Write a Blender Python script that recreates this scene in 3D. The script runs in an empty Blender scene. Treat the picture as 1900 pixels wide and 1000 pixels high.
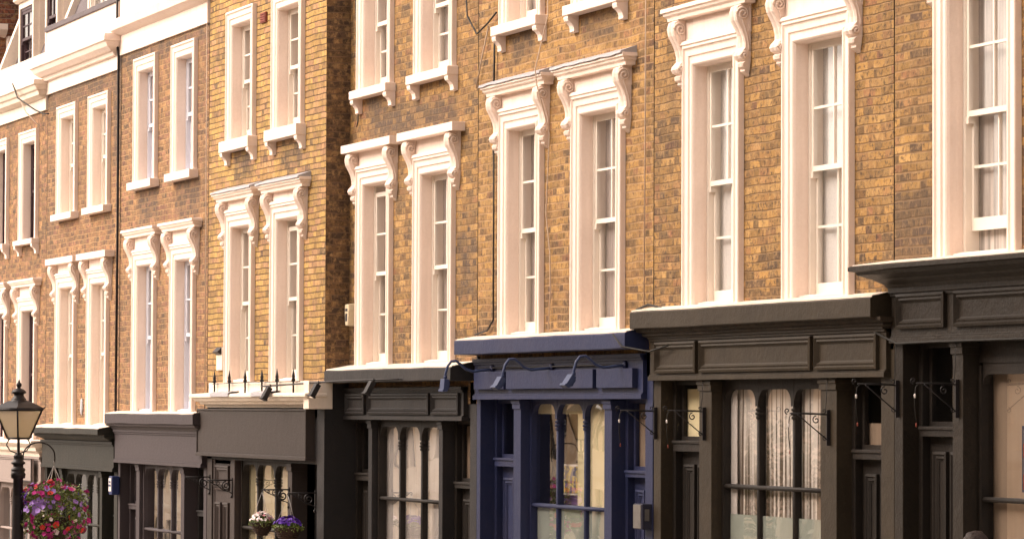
import bpy, bmesh, math, random
from mathutils import Vector, Matrix, noise
random.seed(7)
S = bpy.context.scene
COL = S.collection
PI = math.pi

# ------------------------------------------------------------------ camera
AL = math.radians(19.55); PITCH = math.atan(260/6900.0); ROLL = 0.004
cam_d = bpy.data.cameras.new('camera'); cam = bpy.data.objects.new('camera', cam_d); COL.objects.link(cam)
cam_d.sensor_width = 36; cam_d.lens = 6900/1900*36; cam_d.clip_start = 0.5; cam_d.clip_end = 2000
d0 = Vector((-math.cos(AL), math.sin(AL), 0)); up = Vector((0, 0, 1)); r = Vector((math.sin(AL), math.cos(AL), 0))
f = d0*math.cos(PITCH)+up*math.sin(PITCH); u = -d0*math.sin(PITCH)+up*math.cos(PITCH)
Rv = r*math.cos(ROLL)+u*math.sin(ROLL); Uv = u*math.cos(ROLL)-r*math.sin(ROLL)
cam.matrix_world = Matrix(((Rv.x, Uv.x, -f.x, 0), (Rv.y, Uv.y, -f.y, -13), (Rv.z, Uv.z, -f.z, 0), (0, 0, 0, 1)))
S.camera = cam

# ------------------------------------------------------------------ light
SUN_EL = math.radians(37); SUN_AZ = math.radians(204)      # azimuth measured clockwise from +Y: from the street side, slightly left
w = bpy.data.worlds.new('World'); S.world = w; w.use_nodes = True
nt = w.node_tree; bg = nt.nodes['Background']
sky = nt.nodes.new('ShaderNodeTexSky'); sky.sky_type = 'NISHITA'; sky.sun_disc = False
sky.sun_elevation = SUN_EL; sky.sun_rotation = SUN_AZ; sky.dust_density = 4; sky.air_density = 1.0; sky.ozone_density = 0.3
hs = nt.nodes.new('ShaderNodeHueSaturation'); hs.inputs['Saturation'].default_value = 0.22
mx = nt.nodes.new('ShaderNodeMix'); mx.data_type = 'RGBA'; mx.blend_type = 'MULTIPLY'; mx.inputs[0].default_value = 1
mx.inputs[7].default_value = (1.0, 0.87, 0.78, 1)        # thin warm late-day overcast
nt.links.new(sky.outputs[0], hs.inputs['Color']); nt.links.new(hs.outputs[0], mx.inputs[6]); nt.links.new(mx.outputs[2], bg.inputs[0])
bg.inputs[1].default_value = 0.148
sd = bpy.data.lights.new('sun', 'SUN'); sd.energy = 0.9; sd.angle = math.radians(58); sd.color = (1.0, 0.86, 0.72)
sun = bpy.data.objects.new('sun', sd); COL.objects.link(sun)
sv = Vector((math.sin(SUN_AZ)*math.cos(SUN_EL), math.cos(SUN_AZ)*math.cos(SUN_EL), math.sin(SUN_EL)))
sun.rotation_euler = sv.to_track_quat('Z', 'Y').to_euler(); sun.location = (-40, -30, 40)
S.view_settings.view_transform = 'Standard'; S.view_settings.look = 'None'
S.view_settings.exposure = 1.38; S.view_settings.gamma = 1

# ------------------------------------------------------------------ material helpers
class NT:
    def __init__(s, name):
        s.m = bpy.data.materials.new(name); s.m.use_nodes = True; s.t = s.m.node_tree; s.b = s.t.nodes['Principled BSDF']
    def n(s, typ, **k):
        n = s.t.nodes.new(typ)
        for a, v in k.items(): setattr(n, a, v)
        return n
    def l(s, a, b): s.t.links.new(a, b)
    def put(s, sock, v):
        if hasattr(v, 'is_output'): s.l(v, sock)
        else: sock.default_value = v
    def math(s, op, a, b=0.0, c=0.0, clamp=False):
        n = s.n('ShaderNodeMath', operation=op); n.use_clamp = clamp
        s.put(n.inputs[0], a); s.put(n.inputs[1], b); s.put(n.inputs[2], c); return n.outputs[0]
    def mix(s, f, a, b, mode='MIX'):
        n = s.n('ShaderNodeMix', data_type='RGBA', blend_type=mode); n.clamp_factor = True
        s.put(n.inputs[0], f); s.put(n.inputs[6], a); s.put(n.inputs[7], b); return n.outputs[2]
    def pos(s): return s.n('ShaderNodeNewGeometry').outputs['Position']
    def noise(s, vec, scale, detail=3, rough=.55, dist=0):
        n = s.n('ShaderNodeTexNoise'); s.put(n.inputs['Vector'], vec); n.inputs['Scale'].default_value = scale
        n.inputs['Detail'].default_value = detail; n.inputs['Roughness'].default_value = rough; n.inputs['Distortion'].default_value = dist
        return n.outputs[0]
    def ramp(s, v, pts, interp='LINEAR'):
        n = s.n('ShaderNodeValToRGB'); s.put(n.inputs[0], v); cr = n.color_ramp; cr.interpolation = interp
        while len(cr.elements) > 1: cr.elements.remove(cr.elements[-1])
        cr.elements[0].position = pts[0][0]; cr.elements[0].color = pts[0][1] if len(pts[0][1]) == 4 else (*pts[0][1], 1)
        for p, c in pts[1:]:
            e = cr.elements.new(p); e.color = (*c, 1) if len(c) == 3 else c
        return n.outputs[0]
    def scalev(s, vec, sc):
        n = s.n('ShaderNodeVectorMath', operation='MULTIPLY'); s.put(n.inputs[0], vec); n.inputs[1].default_value = sc; return n.outputs[0]
    def bump(s, h, strength, dist):
        n = s.n('ShaderNodeBump'); n.inputs['Strength'].default_value = strength; n.inputs['Distance'].default_value = dist
        s.put(n.inputs['Height'], h); s.l(n.outputs[0], s.b.inputs['Normal'])

def V3(c, k=1.0): return (c[0]*k, c[1]*k, c[2]*k, 1)

def paint(name, col, rough=.45, dirt=.25, dirtcol=(.16, .12, .09), bumpy=.3, scale=1.0, streak=.0, spec=.22):
    N = NT(name); p = N.pos()
    big = N.noise(p, 1.3*scale, 4, .6); fine = N.noise(p, 22*scale, 4, .65)
    st = N.noise(N.scalev(p, (9, 9, .7)), 1.0, 3, .6)
    m = N.ramp(N.math('ADD', N.math('MULTIPLY', big, .6), N.math('MULTIPLY', fine, .4)), [(.45, (0, 0, 0)), (.78, (1, 1, 1))])
    m2 = N.ramp(st, [(.5, (0, 0, 0)), (.8, (1, 1, 1))])
    c = N.mix(N.math('MULTIPLY', m, dirt), V3(col), (*dirtcol, 1))
    c = N.mix(N.math('MULTIPLY', m2, streak), c, (*dirtcol, 1))
    c = N.mix(N.math('MULTIPLY', N.math('SUBTRACT', big, .35, clamp=True), .5), c, V3(col, 1.12))
    N.l(c, N.b.inputs['Base Color']); N.put(N.b.inputs['Roughness'], N.math('ADD', N.math('MULTIPLY', fine, .25), rough-.0))
    N.bump(N.math('ADD', N.math('MULTIPLY', fine, .5), N.noise(p, 5*scale, 3)), bumpy, .012); N.b.inputs['Specular IOR Level'].default_value = spec
    return N.m

def brick(name, tones, mortar, mw=.0075, dark=.12, course=.075, x_off=0.0, axis='X', mort_h=-.5, soot=.5, bumpd=.009, low=None, z_off=0.0, stains=()):
    """Flemish bond stock brick. tones: ramp points; dark: share of burnt bricks; low: z below which soot gathers"""
    N = NT(name); p = N.pos()
    sep = N.n('ShaderNodeSeparateXYZ'); N.l(p, sep.inputs[0])
    U = sep.outputs[0] if axis == 'X' else sep.outputs[1]
    wob = N.noise(p, 2.2, 2); wob2 = N.noise(p, 17, 3)
    z = N.math('ADD', sep.outputs[2], N.math('MULTIPLY', N.math('SUBTRACT', wob, .5), .035))
    z = N.math('ADD', z, N.math('MULTIPLY', N.math('SUBTRACT', wob2, .5), .008))
    U = N.math('ADD', N.math('ADD', U, x_off+200), N.math('MULTIPLY', N.math('SUBTRACT', wob2, .5), .016))
    zr = N.math('DIVIDE', N.math('ADD', z, 30+z_off), course); row = N.math('FLOOR', zr); fz = N.math('FRACT', zr)
    wr = N.n('ShaderNodeTexWhiteNoise', noise_dimensions='1D'); N.l(row, wr.inputs['W'])
    uu = N.math('DIVIDE', U, .3375)
    uu = N.math('ADD', uu, N.math('ADD', N.math('MULTIPLY', row, .5), N.math('MULTIPLY', wr.outputs[0], .22)))
    cell = N.math('FLOOR', uu); fu = N.math('FRACT', uu)
    ish = N.math('GREATER_THAN', fu, .6667)
    d = N.math('MINIMUM', fu, N.math('SUBTRACT', 1.0, fu)); d = N.math('MINIMUM', d, N.math('ABSOLUTE', N.math('SUBTRACT', fu, .6667)))
    du = N.math('MULTIPLY', d, .3375)
    dz = N.math('MULTIPLY', N.math('MINIMUM', fz, N.math('SUBTRACT', 1.0, fz)), course)
    dmin = N.math('MINIMUM', N.math('ADD', du, .0042), dz)
    rag = N.math('MULTIPLY', N.math('SUBTRACT', N.noise(p, 45, 3, .6), .5), .006)
    dmin = N.math('ADD', dmin, rag)
    mr = N.n('ShaderNodeMapRange', interpolation_type='SMOOTHSTEP'); N.l(dmin, mr.inputs[0])
    mr.inputs[1].default_value = mw-.003; mr.inputs[2].default_value = mw+.003
    isb = mr.outputs[0]
    cid = N.n('ShaderNodeCombineXYZ'); N.l(N.math('ADD', N.math('MULTIPLY', cell, 2), ish), cid.inputs[0]); N.l(row, cid.inputs[1]); cid.inputs[2].default_value = x_off*3
    wn = N.n('ShaderNodeTexWhiteNoise', noise_dimensions='3D'); N.l(cid.outputs[0], wn.inputs['Vector'])
    sepc = N.n('ShaderNodeSeparateColor'); N.l(wn.outputs['Color'], sepc.inputs[0])
    c = N.ramp(sepc.outputs[0], tones)
    area = N.noise(p, .75, 3, .6)                        # patches of wall where burnt bricks gather
    thr = N.math('ADD', N.math('MULTIPLY', N.math('SUBTRACT', area, .5), .9), dark)
    if low is not None:
        g = N.math('MULTIPLY', N.math('SUBTRACT', low, sep.outputs[2]), 1.6, clamp=True)
        thr = N.math('ADD', thr, N.math('MULTIPLY', N.math('MULTIPLY', g, N.noise(p, .9, 2)), 1.4))
    stain = None
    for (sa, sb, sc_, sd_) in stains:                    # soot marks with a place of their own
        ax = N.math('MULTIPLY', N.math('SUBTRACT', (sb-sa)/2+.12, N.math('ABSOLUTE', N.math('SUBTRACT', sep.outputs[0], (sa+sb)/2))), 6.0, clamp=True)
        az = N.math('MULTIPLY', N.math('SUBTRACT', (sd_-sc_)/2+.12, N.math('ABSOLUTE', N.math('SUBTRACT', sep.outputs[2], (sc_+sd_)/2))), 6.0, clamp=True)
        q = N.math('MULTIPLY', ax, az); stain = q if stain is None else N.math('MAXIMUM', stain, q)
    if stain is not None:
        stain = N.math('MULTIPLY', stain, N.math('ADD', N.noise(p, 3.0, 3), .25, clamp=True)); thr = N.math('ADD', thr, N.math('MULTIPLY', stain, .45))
    isd = N.math('LESS_THAN', sepc.outputs[1], thr)
    mott = N.noise(p, 18, 4, .8); mott2 = N.noise(p, 13, 4, .7)
    c = N.mix(N.math('MULTIPLY', isd, N.math('ADD', N.math('MULTIPLY', sepc.outputs[2], .5), .4)), c, (.050, .032, .022, 1))
    c = N.mix(N.math('MULTIPLY', N.ramp(mott, [(.50, (0, 0, 0)), (.60, (1, 1, 1))]), soot*1.5), c, (.05, .028, .016, 1))
    c = N.mix(N.math('MULTIPLY', N.ramp(mott2, [(.48, (0, 0, 0)), (.64, (1, 1, 1))]), .5), c, (.52, .33, .14, 1))
    mc = N.mix(N.ramp(N.noise(p, 6, 3), [(.4, (0, 0, 0)), (.7, (1, 1, 1))]), V3(mortar), V3(mortar, .55))
    c = N.mix(isb, mc, c)
    grime = N.noise(N.scalev(p, (1.1, 1.1, .45)), 1.0, 4, .65)
    c = N.mix(N.math('MULTIPLY', N.ramp(grime, [(.48, (0, 0, 0)), (.75, (1, 1, 1))]), .45), c, (.10, .065, .04, 1))
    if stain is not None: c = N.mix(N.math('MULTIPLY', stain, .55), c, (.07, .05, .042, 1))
    vv = N.math('ADD', N.math('MULTIPLY', N.math('MULTIPLY', sepc.outputs[2], isb), .45), .72)
    cv = N.n('ShaderNodeCombineXYZ'); [N.l(vv, cv.inputs[q]) for q in range(3)]
    c = N.mix(1.0, c, cv.outputs[0], 'MULTIPLY'); c = N.mix(1.0, c, (.90, .87, .82, 1), 'MULTIPLY')
    N.l(c, N.b.inputs['Base Color']); N.b.inputs['Roughness'].default_value = .9
    h = N.math('ADD', N.math('MULTIPLY', isb, -mort_h), N.math('ADD', N.math('MULTIPLY', mott, .55), N.math('MULTIPLY', sepc.outputs[2], .35)))
    N.bump(h, .9, bumpd)
    return N.m

def plain(name, col, rough=.6, metal=0.0, var=.15, scale=30, bumpy=.0):
    N = NT(name); p = N.pos(); n = N.noise(p, scale, 3)
    N.l(N.mix(N.math('MULTIPLY', N.ramp(n, [(.4, (0, 0, 0)), (.7, (1, 1, 1))]), var*2), V3(col), V3(col, .45)), N.b.inputs['Base Color'])
    N.b.inputs['Roughness'].default_value = rough; N.b.inputs['Metallic'].default_value = metal; N.b.inputs['Specular IOR Level'].default_value = .25
    if bumpy: N.bump(n, bumpy, .01)
    return N.m

def glass_mat(name, tint=(1, 1, 1), boost=1.6, ior=1.5, wav=.02):
    m = bpy.data.materials.new(name); m.use_nodes = True; t = m.node_tree; t.nodes.clear()
    o = t.nodes.new('ShaderNodeOutputMaterial'); mixs = t.nodes.new('ShaderNodeMixShader')
    tr = t.nodes.new('ShaderNodeBsdfTransparent'); tr.inputs[0].default_value = (*tint, 1)
    gl = t.nodes.new('ShaderNodeBsdfGlossy'); gl.inputs['Roughness'].default_value = .015
    lw = t.nodes.new('ShaderNodeLayerWeight'); lw.inputs[0].default_value = .5        # Schlick reflectance, same from both sides of the pane
    pw = t.nodes.new('ShaderNodeMath'); pw.operation = 'POWER'; pw.inputs[1].default_value = 5; t.links.new(lw.outputs['Facing'], pw.inputs[0])
    fr = t.nodes.new('ShaderNodeMath'); fr.operation = 'MULTIPLY_ADD'; fr.inputs[1].default_value = .96; fr.inputs[2].default_value = .04; t.links.new(pw.outputs[0], fr.inputs[0])
    mu = t.nodes.new('ShaderNodeMath'); mu.operation = 'MULTIPLY'; mu.use_clamp = True; mu.inputs[1].default_value = boost
    g = t.nodes.new('ShaderNodeNewGeometry'); no = t.nodes.new('ShaderNodeTexNoise'); no.inputs['Scale'].default_value = 1.4; no.inputs['Detail'].default_value = 1
    b = t.nodes.new('ShaderNodeBump'); b.inputs['Strength'].default_value = wav; b.inputs['Distance'].default_value = .1
    t.links.new(g.outputs['Position'], no.inputs['Vector']); t.links.new(no.outputs[0], b.inputs['Height']); t.links.new(b.outputs[0], gl.inputs['Normal'])
    t.links.new(fr.outputs[0], mu.inputs[0]); t.links.new(mu.outputs[0], mixs.inputs[0]); t.links.new(tr.outputs[0], mixs.inputs[1]); t.links.new(gl.outputs[0], mixs.inputs[2])
    t.links.new(mixs.outputs[0], o.inputs[0]); return m

def curtain_mat(name, col, dark=.5, freq=38.0, lace=.2, trans=.15):
    N = NT(name); p = N.pos()
    st = N.noise(N.scalev(p, (freq, 6, .8)), 1.0, 3, .6)
    lc = N.noise(p, 55, 3, .7)
    c = N.mix(N.ramp(st, [(.38, (0, 0, 0)), (.68, (1, 1, 1))]), V3(col), V3(col, dark))  # darker vertical streaks paint pleat shade into the cloth colour
    c = N.mix(N.math('MULTIPLY', N.ramp(lc, [(.5, (0, 0, 0)), (.62, (1, 1, 1))]), lace), c, V3(col, .55))
    N.l(c, N.b.inputs['Base Color']); N.b.inputs['Roughness'].default_value = .9
    return N.m

WHITE = (.86, .74, .65)
M = {}
M['white'] = paint('cream white masonry paint', (.84, .70, .61), .55, .34, (.50, .36, .27), .4, 1.6, .26)
M['white2'] = paint('cream painted stucco with grime', (.78, .67, .56), .6, .45, (.36, .26, .19), .5, 1.2, .25)
M['sash'] = paint('white gloss window paint', (.78, .70, .61), .35, .1, (.4, .3, .25), .1)
M['sash_blue'] = paint('cool white window paint', (.66, .66, .72), .35, .1, (.4, .35, .35), .1)
M['sash_dark'] = paint('dark brown window paint', (.06, .035, .04), .35, .1, (.02, .02, .02), .1)
M['lead'] = paint('grey lead flashing', (.40, .385, .40), .5, .5, (.22, .21, .24), .8, 3)
M['glass'] = glass_mat('window glass', boost=1.9, wav=.05)
M['glass_soft'] = glass_mat('shop window glass', boost=3.2, wav=.03)
M['black'] = plain('black painted iron', (.018, .015, .016), .4, 0, .3, 40)
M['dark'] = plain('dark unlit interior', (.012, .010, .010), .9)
M['net'] = curtain_mat('grey net curtain', (.42, .37, .35), .5)
M['net_w'] = curtain_mat('white net blind', (.62, .61, .59), .9, 5, .3)
M['net_g'] = curtain_mat('pale curtain with painted fold shade', (.50, .45, .41), .4, 16)
M['lace'] = curtain_mat('cream lace curtain', (.64, .585, .55), .82, 14, .30)
M['stripe_old'] = curtain_mat('vertical striped voile', (.80, .70, .60), .16, 16, .1)
N = NT('string curtain of white strips'); p_ = N.pos(); sx = N.n('ShaderNodeSeparateXYZ'); N.l(p_, sx.inputs[0])
cx = N.n('ShaderNodeCombineXYZ'); N.l(sx.outputs[0], cx.inputs[0]); cx.inputs[1].default_value = 3.3
sn = N.noise(cx.outputs[0], 26, 2, .6)
hz = N.math('MULTIPLY', N.math('ADD', sx.outputs[2], .75), 1.1, clamp=True)            # strips hang open lower down
sh = N.math('ADD', sn, N.math('MULTIPLY', hz, .10))
N.l(N.ramp(sh, [(.50, (.12, .085, .06)), (.53, (.66, .60, .54))]), N.b.inputs['Base Color']); N.b.inputs['Roughness'].default_value = .8; M['stripe'] = N.m
M['tan'] = curtain_mat('tan blind and painted reflection', (.25, .18, .125), .8, 10, .1)
M['creamcloth'] = curtain_mat('cream cloth', (.70, .61, .38), .92, 8, .05)
M['frost'] = plain('frosted glass film', (.36, .39, .34), .25, 0, .12, 6)
M['wicker'] = plain('dark wicker', (.06, .035, .025), .8, 0, .5, 120, .8)
M['steel'] = plain('brushed steel', (.35, .34, .33), .3, .8, .2, 12)
M['cable_b'] = plain('black cable', (.02, .018, .016), .6)
M['cable_w'] = plain('grimy white cable', (.55, .42, .32), .6)
M['chain'] = plain('galvanised chain', (.45, .42, .40), .4, .6)
M['alarm'] = plain('ivory plastic', (.68, .58, .40), .4, 0, .1, 20)
M['ink'] = plain('dark print', (.03, .03, .05), .5)
M['blue_ink'] = plain('blue plastic', (.02, .03, .10), .4)
M['red'] = plain('terracotta red', (.24, .06, .04), .7, 0, .3, 60)
M['orange'] = plain('orange red enamel', (.55, .12, .04), .5)
M['signwhite'] = plain('white enamel', (.7, .64, .6), .4)
M['slate'] = paint('weathered slate', (.13, .11, .115), .6, .5, (.04, .035, .03), .9, 3)

# ------------------------------------------------------------------ mesh helpers
class MB:
    def __init__(s): s.v = []; s.f = []; s.sm = []
    def vt(s, p): s.v.append(tuple(p)); return len(s.v)-1
    def face(s, pts, smooth=False): s.f.append([s.vt(p) for p in pts]); s.sm.append(smooth)
    def box(s, x0, x1, y0, y1, z0, z1):
        i = len(s.v)
        s.v += [(x0, y0, z0), (x1, y0, z0), (x1, y1, z0), (x0, y1, z0), (x0, y0, z1), (x1, y0, z1), (x1, y1, z1), (x0, y1, z1)]
        for q in ((0, 3, 2, 1), (4, 5, 6, 7), (0, 1, 5, 4), (1, 2, 6, 5), (2, 3, 7, 6), (3, 0, 4, 7)):
            s.f.append([i+k for k in q]); s.sm.append(False)
    def grid(s, rows, smooth=False, closed=False):
        i = len(s.v); n = len(rows[0])
        for r_ in rows: s.v += [tuple(p) for p in r_]
        for a in range(len(rows)-1):
            for b in range(n if closed else n-1):
                c = (b+1) % n
                s.f.append([i+a*n+b, i+a*n+c, i+(a+1)*n+c, i+(a+1)*n+b]); s.sm.append(smooth)
    def cap(s, pts): s.face(pts)
    def prism_x(s, prof, x0, x1):          # prof: closed polygon (y,z)
        s.grid([[(x0, y, z) for y, z in prof+prof[:1]], [(x1, y, z) for y, z in prof+prof[:1]]])
        s.face([(x0, y, z) for y, z in prof]); s.face([(x1, y, z) for y, z in prof])
    def moulding(s, x0, x1, z0, z1, Y, prof, closed=False):   # prof: (inset, out) ; out is towards the street
        if closed:
            rows = [[(x0+d, Y-o, z0+d), (x0+d, Y-o, z1-d), (x1-d, Y-o, z1-d), (x1-d, Y-o, z0+d), (x0+d, Y-o, z0+d)] for d, o in prof]
        else:
            rows = [[(x0+d, Y-o, z0), (x0+d, Y-o, z1-d), (x1-d, Y-o, z1-d), (x1-d, Y-o, z0)] for d, o in prof]
        s.grid(rows)
    def cornice(s, x0, x1, Y, prof, jit=0.0):      # prof: (out, z) from wall top round to wall bottom, mitred returns
        nseg = max(2, int((x1-x0)/.25)) if jit else 1
        rows = []
        for o, z in prof:
            row = [(x0-o, Y+.02, z), (x0-o, Y-o, z)]
            for k in range(1, nseg):
                X = x0-o+(x1-x0+2*o)*k/nseg
                row.append((X, Y-o-jit*noise.noise(Vector((X*1.7, o*9, z*3))), z+jit*noise.noise(Vector((X*1.3, z*4, o*5+9)))))
            row += [(x1+o, Y-o, z), (x1+o, Y+.02, z)]
            rows.append(row)
        s.grid(rows)
    def tube(s, pts, r_, seg=8, caps=True, r1=None):
        pts = [Vector(p) for p in pts]; n = len(pts); rows = []
        prev = None
        for i, p in enumerate(pts):
            t = (pts[min(i+1, n-1)]-pts[max(i-1, 0)]).normalized()
            if prev is None:
                a = t.orthogonal().normalized()
            else:
                a = (prev-t*prev.dot(t)); a = a.normalized() if a.length > 1e-6 else t.orthogonal().normalized()
            prev = a; b = t.cross(a)
            rr = r_ if r1 is None else r_+(r1-r_)*i/max(1, n-1)
            rows.append([p+(a*math.cos(2*PI*k/seg)+b*math.sin(2*PI*k/seg))*rr for k in range(seg)])
        s.grid(rows, True, True)
        if caps: s.face(rows[0][::-1]); s.face(rows[-1])
    def lathe(s, c, prof, seg=16, squash=1.0):       # prof (r,z)
        rows = [[(c[0]+r_*math.cos(2*PI*k/seg), c[1]+r_*math.sin(2*PI*k/seg)*squash, c[2]+z) for k in range(seg)] for r_, z in prof]
        s.grid(rows, True, True)
    def build(s, name, mat, parent=None, bevel=0.0, root=None):
        rt = root or parent
        while rt is not None and rt.parent is not None: rt = rt.parent
        off = Vector(rt.location) if rt is not None else Vector((0, 0, 0))
        me = bpy.data.meshes.new(name); me.from_pydata([tuple(Vector(v)-off) for v in s.v], [], s.f)
        me.polygons.foreach_set('use_smooth', s.sm)
        bm = bmesh.new(); bm.from_mesh(me); bmesh.ops.remove_doubles(bm, verts=bm.verts, dist=1e-5)
        if name != 'pane': bmesh.ops.recalc_face_normals(bm, faces=bm.faces)
        if bevel:
            es = [e for e in bm.edges if len(e.link_faces) == 2 and e.calc_face_angle(0) > .9]
            bmesh.ops.bevel(bm, geom=es, offset=bevel, segments=2, affect='EDGES', profile=.6, clamp_overlap=True)
        bm.to_mesh(me); bm.free()
        me.materials.append(mat); o = bpy.data.objects.new(name, me); COL.objects.link(o)
        if parent is not None: o.parent = parent
        return o

def tag(o, label, cat=None, group=None, kind=None):
    if label: o['label'] = label
    if cat: o['category'] = cat
    if group: o['group'] = group
    if kind: o['kind'] = kind
    return o
def thing(name, loc, label, cat, group=None):
    o = bpy.data.objects.new(name, None); COL.objects.link(o); o.location = loc; o.empty_display_size = .2
    return tag(o, label, cat, group)
def ground(x): return -2.52+.042*(x+27)

# ------------------------------------------------------------------ wall with openings
def wall(parent, mat, x0, x1, Y, z0, z1, holes, depth=.3, name='brick_wall', back=7.0, sidemat=None):
    xs = sorted({x0, x1, *[h[0] for h in holes], *[h[1] for h in holes]}); zs = sorted({z0, z1, *[h[2] for h in holes], *[h[3] for h in holes]})
    m = MB()
    for i in range(len(xs)-1):
        for j in range(len(zs)-1):
            cx, cz = (xs[i]+xs[i+1])/2, (zs[j]+zs[j+1])/2
            if any(h[0] < cx < h[1] and h[2] < cz < h[3] for h in holes): continue
            m.face([(xs[i], Y, zs[j]), (xs[i+1], Y, zs[j]), (xs[i+1], Y, zs[j+1]), (xs[i], Y, zs[j+1])])
    for h in holes:
        for X in h[:2]: m.face([(X, Y, h[2]), (X, Y+depth, h[2]), (X, Y+depth, h[3]), (X, Y, h[3])])
        for Z in h[2:]: m.face([(h[0], Y, Z), (h[0], Y+depth, Z), (h[1], Y+depth, Z), (h[1], Y, Z)])
    w_ = m.build(name, mat, parent)
    # body of the house behind the front
    return w_

def side_wall(parent, mat, x, Y0, Y1, z0, z1, name='side_wall'):
    m = MB(); m.box(x-.25, x, Y0, Y1, z0, z1); return m.build(name, mat, parent)

ARCH = [(0, -.02), (0, .052), (.006, .06), (.028, .062), (.040, .044), (.052, .040), (.100, .038), (.110, .022), (.122, .020), (.150, .020), (.160, .034), (.178, .036), (.190, .026), (.20, .006), (.20, -.12)]

def console_mesh(m, x0, wdt, Y, ztop, H, out=.15):
    prof = [(0, .60), (.035, .92), (.10, 1.0), (.17, 1.0), (.23, .94), (.29, .80), (.36, .64), (.44, .50), (.53, .42), (.60, .42), (.635, .55), (.67, .70), (.715, .76), (.76, .66), (.79, .40), (.82, .55), (.87, .54), (.90, .36), (.93, .40), (.96, .26), (1, .02)]
    rows = []
    for t, o in prof:
        z = ztop-t*H; k = o*out
        wv = 0 if t < .78 else min(.25, (t-.78)*1.3)*wdt
        rows.append([(x0+wv, Y, z), (x0+wv, Y-k+.012, z), (x0+wv+.02, Y-k, z), (x0+wdt*.36, Y-k+.008, z), (x0+wdt*.5, Y-k-.008, z), (x0+wdt*.64, Y-k+.008, z), (x0+wdt-wv-.02, Y-k, z), (x0+wdt-wv, Y-k+.012, z), (x0+wdt-wv, Y, z)])
    m.grid(rows, False)
    for ff in range(len(m.sm)-len(prof)*8, len(m.sm)): pass
    m.face(rows[0])
    # scrolls raised on each cheek
    for X, sgn in ((x0, -1), (x0+wdt, 1)):
        for (tc, oc, R, turns) in ((.135, .52, .062, 1.8), (.71, .40, .034, 1.3)):
            cy = Y-oc*out; cz = ztop-tc*H; pts = []
            nst = 26
            for i in range(nst+1):
                a = i/nst*turns*2*PI; rr = R*(1-.82*i/nst)
                pts.append((X+sgn*(.004+.010*i/nst), cy-rr*math.cos(a)*.95, cz+rr*math.sin(a)))
            m.tube(pts, .0105, 6)
            m.lathe_x = None
        # long scroll line joining the two
        pts = []
        for i in range(10):
            tt = .20+i/9*.45
            o = .78-.62*math.sin(i/9*PI*.5)
            pts.append((X+sgn*.002, Y-out*o*.75, ztop-tt*H))
        m.tube(pts, .008, 5)

def sash(parent, x0, x1, z0, z1, Y, fmat, cmat, cols=2, open_=0.0, rail=None, curt=True, cold=.10, drop=0.0, bot=.10):
    """vertical sliding sash: upper sash in front of the lower one; Y is the outer face of the frame"""
    m = MB(); t = .045
    m.box(x0, x0+t, Y, Y+.12, z0, z1); m.box(x1-t, x1, Y, Y+.12, z0, z1); m.box(x0+t, x1-t, Y, Y+.12, z1-.05, z1)
    m.box(x0, x1, Y-.045, Y+.12, z0-.02, z0+.045)
    if rail is None: rail = (z0+z1)/2
    st = .04
    def one(za, zb, yy, botr, topr):
        a, b = x0+t, x1-t
        m.box(a, a+st, yy, yy+.035, za, zb); m.box(b-st, b, yy, yy+.035, za, zb)
        m.box(a+st, b-st, yy, yy+.035, za, za+botr); m.box(a+st, b-st, yy, yy+.035, zb-topr, zb)
        zm = (za+botr+zb-topr)/2
        m.box(a+st, b-st, yy+.005, yy+.03, zm-.011, zm+.011)
        for k in range(1, cols):
            xm = a+(b-a)*k/cols; m.box(xm-.011, xm+.011, yy+.003, yy+.032, za+botr, zb-topr)
    one(rail-.02, z1-.05-drop, Y+.01, .045, .05)
    one(z0+.045+open_, rail+.02, Y+.052, bot, .035)
    m.box(x0+t-.004, x0+t+.045, Y+.004, Y+.05, rail-.075, rail-.02); m.box(x1-t-.045, x1-t+.004, Y+.004, Y+.05, rail-.075, rail-.02)
    fr = m.build('sash_window', fmat, parent)
    g = MB(); g.face([(x0+t, Y+.028, rail), (x1-t, Y+.028, rail), (x1-t, Y+.028, z1-.05), (x0+t, Y+.028, z1-.05)])
    g.face([(x0+t, Y+.07, z0+.045+open_), (x1-t, Y+.07, z0+.045+open_), (x1-t, Y+.07, rail), (x0+t, Y+.07, rail)])
    g.build('pane', M['glass'], fr)
    if curt:
        c = MB(); n = 36; ph = random.random()*9
        row = lambda z, amp: [(x0+.01+(x1-x0-.02)*i/n, Y+.10+cold*.2+amp*math.sin(i*1.35+ph+.6*math.sin(i*.5))+.001*random.uniform(-1, 1), z) for i in range(n+1)]
        a = row(z1-.02, .001 if cmat is M['net_w'] else .004); b = [(p[0]+.002*math.sin(k), p[1]+.004, z0+.02) for k, p in enumerate(a)]
        c.grid([a, b], True); c.build('curtain', cmat, fr)
    return fr

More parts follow.
